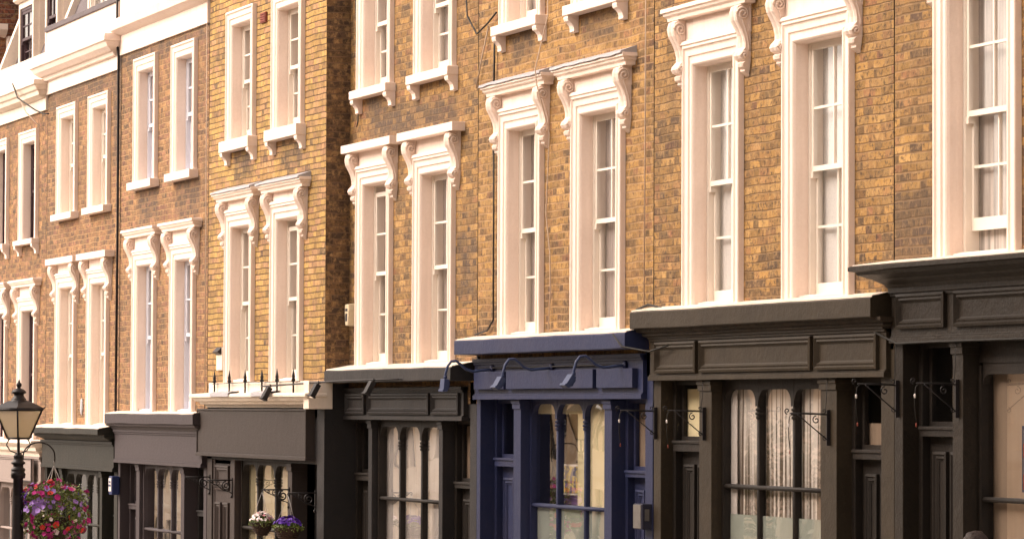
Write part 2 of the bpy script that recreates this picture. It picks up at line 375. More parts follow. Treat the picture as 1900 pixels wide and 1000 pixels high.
def surround(parent, L, R, zb, zt, Y, mat, hood=None, ztop=None, name='window_surround', consoles=True, hoodmat=None):
    m = MB(); m.moulding(L, R, zb, zt, Y, ARCH)
    if hood:                                        # frieze between the consoles
        m.box(L-.16, R+.16, Y-.020, Y+.01, zt-.001, ztop-.02)
        m.cornice(L+.02, R-.02, Y-.02, [(0, zt+.045), (.035, zt+.04), (.05, zt+.025), (.055, zt+.005), (.035, zt-.012), (.03, zt-.03)])
    o = m.build(name, mat, parent)
    if hood:
        H = MB(); hx0, hx1 = L-.17+.02, R+.17-.02
        zb_ = ztop-.10
        if hood == 'slab':
            H.cornice(hx0, hx1, Y, [(-.02, ztop), (.15, ztop), (.15, ztop-.095), (-.02, ztop-.095)])
        else:
            H.cornice(hx0-.0, hx1, Y, [(-.02, ztop+.015), (.15, ztop), (.155, ztop-.035), (.135, ztop-.045), (.13, ztop-.065), (.105, ztop-.085), (.10, ztop-.115), (-.02, ztop-.118)], .004)
        H.build('hood', hoodmat or mat, o, .004 if hood == 'slab' else 0)
        cz = ztop-(.095 if hood == 'slab' else .118)
        for X in (L-.15, R+.0):
            c = MB(); console_mesh(c, X, .15, Y, cz, .64); c.build('console', mat, o)
        if hood == 'lead':
            l = MB(); n = 14; rows = []
            a = []; b = []; c = []
            for i in range(n+1):
                X = hx0-.16+(hx1-hx0+.30)*i/n; jj = .006*noise.noise(Vector((X*4, 0, 3)))
                a.append((X, Y+.005, ztop+.07+jj)); b.append((X, Y-.165, ztop+.012+jj)); c.append((X, Y-.172, ztop-.012+2.2*jj))
            l.grid([a, b, c, [(p[0], p[1]+.006, p[2]) for p in c]]); [l.face([a[q], b[q], c[q], (c[q][0], Y, c[q][2])]) for q in (0, -1)]; l.build('lead_flashing', M['lead'], o)
    return o

def sill(parent, L, R, z1, h, Y, mat, out=.13, corbels=True):
    m = MB(); m.box(L-.05, R+.06, Y-out, Y+.12, z1-h, z1); s_ = m.build('sill', mat, parent, .008)
    if corbels:
        for X in (L-.04, R-.07):
            c = MB(); prof = [(0, 0), (-.115, 0), (-.118, -.03), (-.11, -.055), (-.085, -.07), (-.06, -.10), (-.05, -.135), (-.052, -.16), (-.03, -.168), (0, -.168)]
            c.prism_x([(Y+y, z1-h+z) for y, z in prof], X, X+.12); c.build('corbel', mat, s_)
    return s_

# ------------------------------------------------------------------ shopfronts
def quarter(cx, cz, R, a0, a1, n=7): return [(cx+R*math.cos(a0+(a1-a0)*i/n), cz+R*math.sin(a0+(a1-a0)*i/n)) for i in range(n+1)]

PANEL = [(0, 0), (0, .028), (.022, .034), (.034, .018), (.055, .022), (.07, .006), (.078, .006)]
def door(parent, xa, xb, Y, zt, bar, gz, mat, panemat='glass', pane=True, label=None, closed_panel=False):
    """fanlight pane over a transom bar over a panelled leaf"""
    m = MB(); j = .07
    m.box(xa, xa+j, Y-.06, Y+.06, gz, zt); m.box(xb-j, xb, Y-.06, Y+.06, gz, zt); m.box(xa+j, xb-j, Y-.05, Y+.06, zt-.06, zt)
    m.box(xa+j, xb-j, Y-.085, Y+.06, bar[0], bar[1]); m.box(xa+j, xb-j, Y-.10, Y+.06, bar[1]-.025, bar[1])
    fr = m.build('door_frame', mat, parent, .004)
    p = MB(); a, b = xa+j, xb-j
    p.box(a, a+.05, Y, Y+.04, bar[1], zt-.06); p.box(b-.05, b, Y, Y+.04, bar[1], zt-.06)
    p.box(a+.05, b-.05, Y, Y+.04, bar[1], bar[1]+.04); p.build('fanlight_frame', mat, fr)
    if pane:
        g = MB(); g.face([(a, Y+.02, bar[1]), (b, Y+.02, bar[1]), (b, Y+.02, zt-.06), (a, Y+.02, zt-.06)]); g.build('pane', M['glass'], fr)
    lf = MB(); lf.box(a, b, Y+.01, Y+.05, gz+.02, bar[0])
    mid = (a+b)/2; h = bar[0]-gz
    for (pa, pb) in ((a+.1, mid-.04), (mid+.04, b-.1)):
        lf.moulding(pa, pb, gz+h*.46, bar[0]-.12, Y+.01, PANEL, True); lf.moulding(pa, pb, gz+.2, gz+h*.38, Y+.01, PANEL, True)
    l = lf.build('door', mat, parent)
    k = MB(); k.lathe((0, 0, 0), [(.0, .07), (.02, .065), (.028, .04), (.02, .02), (.01, 0)], 10)
    k.v = [(b-.12+v[0], Y+.01-v[2], gz+1.0+v[1]) for v in k.v]; k.build('door_knob', M['steel'], l)
    return fr

def shop_window(parent, W0, W1, mull, Y, zt, zb, transoms, mat, curtain=None, cY=.14, R=.14, glass='glass_soft', cz=None, proj=.045, name='shop_window', fmat=None):
    m = MB(); fw = .045
    m.box(W0, W0+fw, Y-.05, Y+.05, zb, zt); m.box(W1-fw, W1, Y-.05, Y+.05, zb, zt)
    m.box(W0, W1, Y-.06, Y+.08, zb-.08, zb); m.box(W0, W1, Y-.045, Y+.3, zt+.018, zt+.24)
    edges = [W0+fw]+[e for c in mull for e in (c-.028, c+.028)]+[W1-fw]
    for c in mull:
        m.tube([(c, Y-.012, zb), (c, Y-.012, zt-.2)], .020, 8)
        m.box(c-.026, c+.026, Y-.02, Y+.04, zb, zt-.2); m.box(c-.03, c+.03, Y-.037, Y+.04, zt-.22, zt+.02)
        for dz, rr in ((-.0, .034), (-.035, .037), (-.07, .032)):
            m.lathe((c, Y-.01, zt-.25+dz), [(.03, -.014), (rr, -.008), (rr, .008), (.03, .014)], 10)
    for z in transoms:
        m.box(W0+fw, W1-fw, Y-.02, Y+.02, z-.02, z+.02); m.tube([(W0+fw, Y-.022, z), (W1-fw, Y-.022, z)], .020, 8)
    # arched heads
    top = zt+.02
    for i in range(0, len(edges), 2):
        a, b = edges[i], edges[i+1]; arc = quarter(a+R, zt-.07-R, R, PI, PI/2)+quarter(b-R, zt-.07-R, R, PI/2, 0)
        lo = [(x, z) for x, z in arc]; hi = [(x, top) for x, z in arc]
        for yy in (Y-.035, Y+.02): m.grid([[(x, yy, z) for x, z in lo], [(x, yy, z) for x, z in hi]])
        m.grid([[(x, Y-.035, z) for x, z in lo], [(x, Y+.02, z) for x, z in lo]])
    fr = m.build(name, fmat or mat, parent)
    g = MB(); g.face([(W0+fw, Y+.012, zb), (W1-fw, Y+.012, zb), (W1-fw, Y+.012, zt), (W0+fw, Y+.012, zt)]); g.build('pane', M[glass], fr)
    if curtain:
        c = MB(); n = int((W1-W0)*22); c0 = cz if cz is not None else zb
        a = [(W0+.03+(W1-W0-.06)*i/n, Y+cY+.005*math.sin(i*1.1+.8*math.sin(i*.37)), zt) for i in range(n+1)]
        b = [(p[0], p[1]+.01*math.sin(i*.7), c0) for i, p in enumerate(a)]
        c.grid([a, b], True); c.build('curtain', M[curtain], fr)
    s_ = MB(); gz = ground((W0+W1)/2); s_.box(W0, W1, Y-.03, Y+.12, gz-.1, zb-.08); s_.moulding(W0+.08, W1-.08, gz+.12, zb-.16, Y-.03, PANEL, True)
    s_.build('stall_riser', mat, parent)
    return fr

def pilaster(parent, xa, xb, Y, z0, zt, mat, cap=True, d=.2):
    m = MB(); m.box(xa, xb, Y, Y+d, z0, zt)
    m.box(xa-.015, xb+.015, Y-.015, Y+d-.02, z0, z0+.25)
    if cap:
        m.box(xa-.012, xb+.012, Y-.014, Y+d-.03, zt-.10, zt-.012); m.box(xa-.022, xb+.022, Y-.024, Y+d-.04, zt-.045, zt-.010)
    return m.build('pilaster', mat, parent, .004)
def pier(parent, xa, xb, Y, z0, zt, mat, d=.55):
    m = MB(); m.box(xa, xb, Y, Y+d, z0, zt); return m.build('pier', mat, parent, .006)

def slab(parent, xa, xb, Y, z, out, th, zwall, mat, topmat, ywall):
    m = MB(); n = 16; rows = []
    def row(o, zz, j=.008): return [(xa+(xb-xa)*i/n, Y-o-.006*noise.noise(Vector((i*.7, o, zz))), zz+j*noise.noise(Vector((i*.55+xa, o*3, 1.7)))) for i in range(n+1)]
    a = row(out-.012, z); b = row(out, z-.012); c = row(out, z-th+.008); d_ = row(out-.01, z-th); e = row(0, z-th)
    m.grid([a, b, c, d_, e]); 
    m.grid([a, [(p[0], ywall, zwall) for p in a]])
    for k in (0, -1): m.face([a[k], b[k], c[k], d_[k], e[k], (e[k][0], ywall, z-th), (a[k][0], ywall, zwall)])
    s_ = m.build('cornice_slab', mat, parent)
    t = MB(); t.grid([[(p[0], p[1]+.004, p[2]+.012) for p in a], [(p[0], ywall, zwall+.012) for p in a]])
    t.grid([[(p[0], p[1]+.004, p[2]+.001) for p in a], [(p[0], p[1]+.004, p[2]+.012) for p in a]])
    t.build('slab_capping', topmat, s_)
    return s_

def fascia(parent, xa, xb, Y, za, zb, mat, style, panels=(), base=True, head=True):
    m = MB(); m.box(xa, xb, Y, Y+.2, za, zb)
    if base: m.box(xa-.004, xb+.004, Y-.022, Y+.1, za-.012, za+.03); m.box(xa, xb, Y-.012, Y+.1, za+.03, za+.045)
    if head: m.box(xa, xb, Y-.03, Y+.1, zb-.03, zb+.01); m.box(xa, xb, Y-.015, Y+.1, zb-.055, zb-.03)
    f_ = m.build('fascia', mat, parent, .003)
    for (a, b, c, d) in panels:
        p = MB()
        if style == 'boards': p.box(a, b, Y-.055, Y-.001, c, d)
        else:
            p.moulding(a, b, c, d, Y, [(-.0, -.002), (0, .032), (.02, .04), (.034, .022), (.05, .03), (.066, .008), (.075, .002)], True)
            p.face([(a+.075, Y-.002, c+.075), (b-.075, Y-.002, c+.075), (b-.075, Y-.002, d-.075), (a+.075, Y-.002, d-.075)])
        p.build('fascia_board' if style == 'boards' else 'fascia_panel', mat, f_, .004 if style == 'boards' else 0)
    return f_

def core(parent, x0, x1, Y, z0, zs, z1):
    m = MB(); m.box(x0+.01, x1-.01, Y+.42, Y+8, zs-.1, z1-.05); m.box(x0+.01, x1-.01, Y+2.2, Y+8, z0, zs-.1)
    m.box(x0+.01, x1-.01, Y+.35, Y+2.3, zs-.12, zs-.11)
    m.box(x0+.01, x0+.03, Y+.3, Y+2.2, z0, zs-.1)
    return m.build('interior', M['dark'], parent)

# ------------------------------------------------------------------ brick tones
T_gold = [(0, (.29, .160, .045)), (.3, (.40, .225, .062)), (.55, (.23, .120, .040)), (.8, (.45, .27, .09)), (1, (.24, .105, .05))]
T_yel = [(0, (.44, .28, .075)), (.35, (.50, .31, .09)), (.6, (.35, .20, .06)), (.8, (.50, .29, .13)), (1, (.36, .19, .10))]
T_brn = [(0, (.24, .120, .055)), (.35, (.32, .170, .070)), (.6, (.17, .085, .045)), (.8, (.30, .145, .080)), (1, (.18, .075, .050))]
mort_tan = (.42, .25, .11); mort_dk = (.14, .075, .035); mort_lt = (.56, .34, .16)
B = {
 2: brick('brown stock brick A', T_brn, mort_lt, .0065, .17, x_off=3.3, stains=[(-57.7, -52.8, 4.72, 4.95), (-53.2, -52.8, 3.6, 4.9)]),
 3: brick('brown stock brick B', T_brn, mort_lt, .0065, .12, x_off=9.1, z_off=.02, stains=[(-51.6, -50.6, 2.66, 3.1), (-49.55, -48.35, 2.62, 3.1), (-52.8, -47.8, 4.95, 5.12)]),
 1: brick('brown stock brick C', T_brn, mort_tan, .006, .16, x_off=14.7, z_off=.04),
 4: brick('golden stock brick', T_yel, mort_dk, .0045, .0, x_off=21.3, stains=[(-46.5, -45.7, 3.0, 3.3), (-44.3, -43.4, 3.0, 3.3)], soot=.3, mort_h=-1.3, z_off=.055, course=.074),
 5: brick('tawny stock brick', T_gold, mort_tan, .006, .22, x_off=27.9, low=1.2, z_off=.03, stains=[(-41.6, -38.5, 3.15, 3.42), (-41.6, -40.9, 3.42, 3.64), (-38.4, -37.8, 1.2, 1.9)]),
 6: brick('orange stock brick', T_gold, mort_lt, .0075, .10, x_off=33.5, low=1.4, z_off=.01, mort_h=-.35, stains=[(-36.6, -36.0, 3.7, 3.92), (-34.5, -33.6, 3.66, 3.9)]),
 7: brick('rugged golden brick', T_gold, mort_tan, .0055, .07, x_off=41.7, low=1.5, z_off=.045, soot=.6, bumpd=.014),
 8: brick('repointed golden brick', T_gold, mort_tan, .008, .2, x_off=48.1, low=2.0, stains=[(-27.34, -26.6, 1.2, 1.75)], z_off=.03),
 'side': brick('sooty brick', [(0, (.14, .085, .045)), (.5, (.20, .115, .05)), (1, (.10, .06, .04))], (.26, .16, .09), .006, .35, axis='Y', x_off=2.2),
 'red': brick('red brick', [(0, (.20, .06, .035)), (.5, (.26, .075, .04)), (1, (.13, .04, .03))], (.40, .27, .20), .006, .1, axis='Y', x_off=5.2, course=.085),
}
PT = {
 2: paint('dark green grey shop paint', (.015, .0145, .011), .45, .5, (.05, .036, .026), .4, 1.5),
 3: paint('mauve grey shop paint', (.046, .036, .039), .5, .35, (.045, .035, .035), .3, 1.5),
 4: paint('brown grey shop paint', (.034, .0255, .0225), .5, .5, (.036, .027, .02), .3, 1.6),
 5: paint('charcoal shop paint', (.018, .0165, .017), .45, .35, (.055, .04, .032), .4, 1.8),
 6: paint('navy shop paint', (.016, .022, .064), .42, .3, (.065, .048, .055), .4, 1.6, .1),
 7: paint('dark olive shop paint', (.027, .0195, .0115), .45, .5, (.07, .05, .03), .5, 1.8),
 8: paint('blackish olive shop paint', (.015, .011, .0075), .4, .4, (.045, .032, .02), .7, 1.8),
 1: paint('pale grey shop paint', (.26, .21, .19), .55, .4, (.2, .16, .14), .4, 1.4),
 'brown': paint('brown door paint', (.038, .027, .024), .45, .3, (.05, .04, .035), .4, 2),
 'frame': paint('dark frame paint and recess door shade', (.014, .011, .009), .45, .3, (.05, .035, .025), .4, 1.8),  # also on recessed doors, where the darker tone stands in for recess shade
 'peel': paint('peeling dark paint', (.025, .019, .013), .6, .8, (.09, .06, .04), 1.0, 5, .5),
}

# ------------------------------------------------------------------ the houses
HOUSES = {
 1: dict(x=(-62.6, -57.72), Y=-.3, w=[(-61.85, -60.6), (-59.65, -58.33)], base=-.52, at=1.75, ht=2.06, hood='mould', s2=2.70, sh=.08, at2=4.46, net='net', sash='sash_dark', corb=True),
 2: dict(x=(-57.70, -52.82), Y=-.3, w=[(-56.85, -55.55), (-54.70, -53.42)], base=-.27, at=2.04, ht=2.31, hood='slab', s2=2.99, sh=.10, at2=4.67, net='net_w', sash='sash', corb=False),
 3: dict(x=(-52.80, -47.82), Y=-.3, w=[(-51.85, -50.58), (-49.68, -48.42)], base=-.05, at=2.21, ht=2.54, hood='mould', s2=3.21, sh=.11, at2=4.98, net='net', sash='sash_blue', corb=False),
 4: dict(x=(-47.80, -42.40), Y=-.3, w=[(-46.80, -45.50), (-44.64, -43.31)], base=.34, at=2.53, ht=2.80, hood='lead', s2=3.46, sh=.14, at2=5.15, net='net', sash='sash', corb=True),
 5: dict(x=(-42.40, -37.72), Y=0, w=[(-42.0, -40.69), (-39.82, -38.45)], base=.51, at=2.82, ht=3.12, hood='slab', s2=3.75, sh=.10, at2=5.45, net='net', sash='sash', corb=True),
 6: dict(x=(-37.70, -32.62), Y=0, w=[(-36.91, -35.63), (-34.73, -33.35)], base=.77, at=3.12, ht=3.42, hood='lead', s2=4.03, sh=.10, at2=5.75, net='net', sash='sash', corb=True),
 7: dict(x=(-32.60, -27.36), Y=0, w=[(-31.78, -30.45), (-29.5, -28.11)], base=.95, at=3.36, ht=3.72, hood='mould', s2=4.35, sh=.1, at2=6.0, net='net_w', sash='sash', corb=True),
 8: dict(x=(-27.34, -22.0), Y=0, w=[(-26.53, -25.12), (-24.3, -22.9)], base=1.20, at=3.62, ht=3.95, hood='mould', s2=4.6, sh=.1, at2=6.2, net='net_g', sash='sash', corb=True),
}
LAB = {1: 'brick house at the far left end with dark window frames and pale grey shop',
 2: 'brown brick house with dark green grey shop and slab window hoods, beside the lamp',
 3: 'brown brick house with mauve grey shopfront, right of the black downpipe',
 4: 'golden brick house with iron spikes over its cream cornice and brown signboard',
 5: 'brick house with charcoal shopfront, cream lace shop curtains and flat slab window hoods',
 6: 'orange brick house over the navy blue shopfront with lead capped window hoods',
 7: 'golden brick house over the dark olive shopfront with three framed fascia panels',
 8: 'golden brick house with near black shopfront and heavy moulded cornice at the right edge'}
HT = {}
for k, h in HOUSES.items():
    x0, x1 = h['x']; Y = h['Y']; gz = ground((x0+x1)/2)
    t = thing('terraced_house', (x0, Y, gz), LAB[k], 'house', 'terraced houses stepping up the street'); HT[k] = t
    ztop = {1: 4.70, 2: 4.93, 3: 5.12}.get(k, 6.9+.2*(k-4))
    holes = []
    for (L, R) in h['w']:
        holes.append((L+.17, R-.17, h['base']-.0, h['at']-.13)); holes.append((L+.17, R-.17, h['s2']-.01, h['at2']-.13))
    wall(t, B[k], x0, x1, Y, h['base']-.45, ztop, holes)
    core(t, x0, x1, Y, gz-.3, h['base'], ztop)
    for i, (L, R) in enumerate(h['w']):
        ht = h['ht']
        o = surround(t, L, R, h['base']-.02, h['at'], Y, M['white'], h['hood'], ht)
        drop = .07 if (k, i) in ((5, 0), (4, 1)) else 0
        nm = h['net']; cmat = M[nm]
        sash(t, L+.2, R-.2, h['base'], h['at']-.16, Y+.11, M[h['sash']], cmat, drop=drop, open_=.17 if k == 8 else 0, bot=.10)
        o2 = surround(t, L, R, h['s2']-.0, h['at2'], Y, M['white'])
        sill(t, L, R, h['s2'], h['sh'], Y, M['white'], corbels=h['corb'])
        sash(t, L+.2, R-.2, h['s2'], h['at2']-.16, Y+.11, M[h['sash']], cmat)
        # plaster sill under the first floor window
        s_ = MB(); s_.box(L+.2, R-.2, Y+.02, Y+.2, h['base']-.03, h['base']+.035); s_.build('window_board', M['white'], t, .006)
# right hand return of the forward standing houses
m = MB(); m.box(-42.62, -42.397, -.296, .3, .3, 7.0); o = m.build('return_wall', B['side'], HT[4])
# the front edge of that corner keeps the golden brick: return wall sits 4 mm behind the front

# parapets ----------------------------------------------------------
def parapet(t, x0, x1, Y, zb, zc, ztop, mat, prof=None, coping=None):
    m = MB(); m.box(x0, x1, Y-.035, Y+.3, zb, ztop); o = m.build('parapet', mat, t, .004)
    if prof:
        c = MB(); c.cornice(x0+.1, x1-.1, Y-.03, [(oo, zc+z) for oo, z in prof], .004); c.build('parapet_cornice', mat, o)
    if coping: c = MB(); c.box(x0-.0, x1+.0, Y-.07, Y+.34, ztop, ztop+.08); c.build('coping', coping, o, .01)
    return o
PC = [(0, .34), (.24, .30), (.25, .26), (.25, .20), (.22, .18), (.19, .12), (.12, .06), (.08, .05), (.06, 0), (0, -.01)]
parapet(HT[1], -62.6, -57.72, -.3, 4.70, 4.90, 5.62, M['white2'], [(0, .29), (.22, .27), (.23, .20), (.20, .18), (.17, .12), (.14, .10), (.12, .04), (.05, .0), (0, -.01)])
parapet(HT[2], -57.70, -52.86, -.3, 4.93, 5.14, 5.92, M['white'], PC[:-1]+[(0, -.01)], M['slate'])
parapet(HT[3], -52.76, -47.82, -.3, 5.12, 5.42, 6.4, M['white'], [(0, .2), (.17, .19), (.18, .16), (.15, .05), (.06, .0), (0, -.02)], M['slate'])
for k in (4, 5, 6, 7, 8):
    x0, x1 = HOUSES[k]['x']; zz = 6.9+.2*(k-4); parapet(HT[k], x0, x1, HOUSES[k]['Y'], zz, zz+.2, zz+.9, M['white2'], PC)
for k in (1, 2, 3, 4, 5, 6, 7, 8):                # mansard roofs behind the parapets
    x0, x1 = HOUSES[k]['x']; Y = HOUSES[k]['Y']; zp = {1: 5.45, 2: 5.85, 3: 6.3}.get(k, 7.6+.2*(k-4))
    m = MB(); m.prism_x([(Y+.30, zp), (Y+1.15, zp+2.3), (Y+6.8, zp+2.4), (Y+7.9, zp)], x0+.02, x1-.02); rf = m.build('mansard_roof', M['slate'], HT[k])
    m = MB()                                      # slate courses as real laps
    for i in range(9):
        y = Y+.30+.85*i/9; z = zp+2.3*i/9
        m.prism_x([(y-.03, z), (y+.06, z+.27), (y+.075, z+.265), (y-.01, z-.01)], x0+.02, x1-.02)
    m.build('slates', M['slate'], rf)
def dormer(t, xa, xb, zb, zt, yf, zp, smat, cmat=None):
    """box dormer; front at yf, cheeks run back into the mansard slope"""
    Yb = yf+1.1; m = MB()
    fw = .09
    m.box(xa, xa+fw, yf, yf+.1, zb, zt); m.box(xb-fw, xb, yf, yf+.1, zb, zt); m.box(xa+fw, xb-fw, yf, yf+.1, zt-.1, zt)
    for X in (xa, xb): m.prism_x([(yf+.1, zb), (yf+.1, zt), (Yb, zt)], X-.02, X+.02)
    d = m.build('dormer', M['white2'], t)
    c = MB(); c.cornice(xa, xb, yf, [(-.02, zt+.10), (.08, zt+.08), (.085, zt+.04), (.04, zt), (-.02, zt)]); c.box(xa-.06, xb+.06, yf, Yb, zt, zt+.06); c.build('dormer_roof', M['white2'], d)
    sash(d, xa+fw, xb-fw, zb, zt-.1, yf+.02, M[smat], cmat or M['net'], curt=True)
    k = MB(); k.box(xa+fw, xb-fw, yf+.35, yf+.37, zb, zt-.1); k.build('dormer_interior', M['dark'], d)
dormer(HT[1], -61.3, -60.15, 5.60, 6.75, -.02, 5.5, 'sash_dark')
dormer(HT[1], -59.25, -58.35, 5.60, 7.1, -.02, 5.5, 'sash_dark')
dormer(HT[2], -56.3, -55.0, 6.02, 7.6, .0, 5.9, 'sash')
dormer(HT[2], -54.1, -53.0, 6.02, 7.6, .0, 5.9, 'sash')
for X, z0 in ((-62.2, 5.45), (-57.74, 5.55)):          # cream raking party upstands
    m = MB(); m.prism_x([(-.26, z0), (.02, z0), (.95, z0+2.5), (.70, z0+2.5)], X-.08, X+.10); m.build('raking_upstand', M['white2'], HT[1])

# shopfronts --------------------------------------------------------
def shop(k, fx, fz, fstyle, panels, slabc, piers, pils, win, doors, topmat='white2', fY=None, zslabwall=None):
    t = HT[k]; h = HOUSES[k]; Y = h['Y']; mt = PT[k]; x0, x1 = h['x']
    gz = ground((x0+x1)/2)-.15
    fY = Y-.04 if fY is None else fY
    fascia(t, fx[0], fx[1], fY, fz[0], fz[1], mt, fstyle, panels)
    m = MB(); m.box(x0+.002, x1-.002, fY+.06, Y+.34, fz[0]+.02, h['base']-.02); m.build('bressummer', mt, t)
    for (a, b, zt) in piers: pier(t, a, b, Y, gz, zt, mt)
    for (a, b) in pils: pilaster(t, a, b, Y, gz, fz[0]-.012, mt)
    win(t, mt, gz)
    for d in doors: door(t, *d[:2], Y+d[2], fz[0]+.01, d[3], gz, d[4] if len(d) > 4 else mt)
    if slabc: slab(t, slabc[0], slabc[1], Y, slabc[2], slabc[3], slabc[4], slabc[5], slabc[6] if len(slabc) > 6 else mt, M[topmat], Y-.001)

# 8
shop(8, (-27.34, -22.0), (.56, .98), 'panels', [(-27.2, -26.33, .66, .94), (-26.16, -22.2, .66, .94)], None,
     [(-27.345, -27.19, .56)], [(-26.29, -26.11)],
     lambda t, mt, gz: shop_window(t, -26.1, -22.1, [-24.75, -23.4], .18, .36, gz+.75, [-.68], mt, 'tan', cY=.06, fmat=PT['frame'], R=.10), [(-27.19, -26.29, .2, (-.20, -.12), PT['frame'])], fY=-.03)  # tan curtain paints in the building reflected in this glass
m = MB(); m.cornice(-27.30, -22.05, 0, [(-.02, 1.21), (.28, 1.175), (.30, 1.165), (.30, 1.135), (.255, 1.125), (.24, 1.10), (.18, 1.075), (.15, 1.065), (.13, 1.05), (.075, 1.02), (.06, .995), (.05, .96), (.0, .955)], .003)
cn = m.build('cornice', PT[8], HT[8])
m = MB(); m.cornice(-27.30, -22.05, 0, [(-.02, 1.225), (.27, 1.184), (.27, 1.176)]); m.build('cornice_capping', M['white2'], cn)
# 7
def win7(t, mt, gz):
    fr = shop_window(t, -31.19, -28.79, [-30.42, -29.64], .15, .26, gz+.75, [-.68], mt, 'stripe', cY=.05, fmat=PT['frame'])
    m = MB(); m.box(-31.13, -28.84, .164, .169, gz+.8, -.93); m.build('frosted_film', M['frost'], fr)
    for a, b in ((-31.14, -31.0), (-28.98, -28.84)): m = MB(); m.box(a, b, .172, .182, gz+.8, .25); m.build('side_curtain', M['lace'], fr)
shop(7, (-32.60, -27.42), (.29, .70), 'panels', [(-32.42, -31.42, .345, .635), (-31.33, -28.86, .345, .635), (-28.78, -27.55, .345, .635)], (-32.72, -27.38, .925, .20, .165, .96),
     [(-32.6, -32.42, .29), (-27.6, -27.35, .70)], [(-31.48, -31.19), (-28.79, -28.47)],
     win7, [(-32.42, -31.48, .18, (-.38, -.28), PT['frame']), (-28.47, -27.6, .2, (-.40, -.32), PT['frame'])])
for k_, a, b, Y_, za, zb in ((7, -32.34, -31.56, .225, -.27, .2), (6, -33.62, -32.9, .245, -.57, .06), (5, -38.79, -38.02, .245, -.78, -.18), (7, -28.38, -27.68, .25, -.31, -.1)):
    m = MB(); m.box(a, b, Y_, Y_+.01, za, zb); m.build('fanlight_blind_and_glow', M['creamcloth'] if za == -.27 else M['tan'], HT[k_])  # the cream one paints the lit interior behind the olive shop's left fanlight
m = MB(); m.cornice(-32.55, -27.45, -.0, [(.0, .765), (.15, .765), (.145, .735), (.10, .72), (.105, .70), (.07, .685), (.05, .675), (0, .675)], .012); m.build('peeling_moulding', PT['peel'], HT[7])
# 6
def win6(t, mt, gz):
    fr = shop_window(t, -36.32, -33.9, [-35.57, -34.77], .15, .13, gz+.75, [-.98], mt, None)
    m = MB(); m.box(-35.1, -33.93, .175, .185, gz+.8, .12); m.build('lit_cream_panel', M['creamcloth'], fr)  # cream panel, kept pale to stand in for the warmly lit interior
    m = MB(); m.box(-36.28, -35.1, .175, .185, -.30+.26, .13); m.build('pelmet', M['creamcloth'], fr)
    m = MB(); m.box(-36.30, -35.0, .5, .54, gz+.8, .12); m.build('back_screen', M['tan'], fr)
    m = MB(); m.box(-36.25, -33.95, .164, .169, gz+.8, -1.0); m.build('frosted_film', M['frost'], fr)
    m = MB(); m.box(-36.2, -36.05, .3, .36, -.95, -.1); m.build('side_drape', M['dark'], fr)
shop(6, (-37.68, -32.78), (.12, .53), 'boards', [(-37.55, -36.6, .215, .40), (-36.52, -33.98, .215, .40), (-33.88, -32.92, .215, .40)], (-37.75, -32.72, .735, .25, .155, .775),
     [(-37.94+.22, -37.6, .575), (-32.82, -32.625, .575)], [(-36.54, -36.32), (-33.9, -33.7)], win6, [(-37.6, -36.54, .22, (-.60, -.51)), (-33.7, -32.82, .2, (-.645, -.58))])
# 5
shop(5, (-42.39, -38.02), (-.11, .24), 'panels', [(-42.3, -41.55, -.06, .18), (-41.42, -39.15, -.06, .18), (-39.06, -38.12, -.06, .18)], (-42.42, -37.72, .455, .30, .145, .51),
     [(-37.94, -37.722, .30)], [(-41.61, -41.47), (-39.0, -38.87)],
     lambda t, mt, gz: shop_window(t, -41.46, -39.0, [-40.70, -39.90], .12, -.13, gz+.75, [-1.03], mt, 'lace', cY=.045, fmat=PT['frame']), [(-42.4, -41.61, .15, (-.84, -.75), PT['frame']), (-38.87, -37.94, .2, (-.86, -.79), PT['frame'])], fY=-.05)
# 4
def win4(t, mt, gz): shop_window(t, -46.40, -43.97, [-45.70, -44.87], -.17, -.64, gz+.75, [-1.52], mt, 'creamcloth', cY=.05, fmat=PT['frame'])
t = HT[4]; mt = PT[4]; gz = ground(-45)-.15
m = MB(); m.box(-47.93, -42.80, -.40, -.2, -.60, .0); m.moulding(-47.93, -42.80, -.60, .0, -.40, [(0, 0), (0, .015), (.02, .018), (.03, 0)], True); m.box(-47.95, -42.78, -.425, -.3, -.62, -.585); m.build('signboard', mt, t, .003)
m = MB(); m.box(-47.79, -42.41, -.30, .1, -.66, .33); m.build('bressummer', PT[5], t)
m = MB(); m.cornice(-47.55, -42.62, -.3, [(-.02, .215), (.24, .19), (.25, .175), (.25, .15), (.22, .14), (.19, .10), (.14, .085), (.13, .06), (.08, .05), (.06, .015), (-.02, .01)], .004); cn = m.build('cornice', M['white2'], t)
m = MB(); m.box(-47.3, -42.42, -.42, -.27, .19, .335); m.build('blocking_course', M['white2'], cn, .01)
m = MB(); m.box(-42.62, -42.395, -.50, -.2, .0, .335); m.build('end_block', M['white2'], cn, .01)
pier(t, -47.79, -47.55, -.3, gz, -.60, mt); pier(t, -42.70, -42.402, -.302, gz, .0, PT[5], .6)
pilaster(t, -46.62, -46.42, -.3, gz, -.66, PT['brown'], False); pilaster(t, -43.96, -43.77, -.3, gz, -.66, mt)
win4(t, mt, gz)
door(t, -47.55, -46.62, -.22, -.66, (-1.02, -.97), gz, PT['brown']); door(t, -43.77, -42.70, .05, -.66, (-1.25, -1.17), gz, PT[5])
# brown leaf fixed across the left doorway
m = MB(); m.box(-47.5, -46.66, -.27, -.23, gz, -.67)
for (pa, pb) in ((-47.4, -47.13), (-47.03, -46.76)): m.moulding(pa, pb, -2.5, -1.22, -.27, PANEL, True)
m.moulding(-47.4, -46.76, -1.06, -.74, -.27, PANEL, True); m.build('door_leaf', PT['brown'], t)
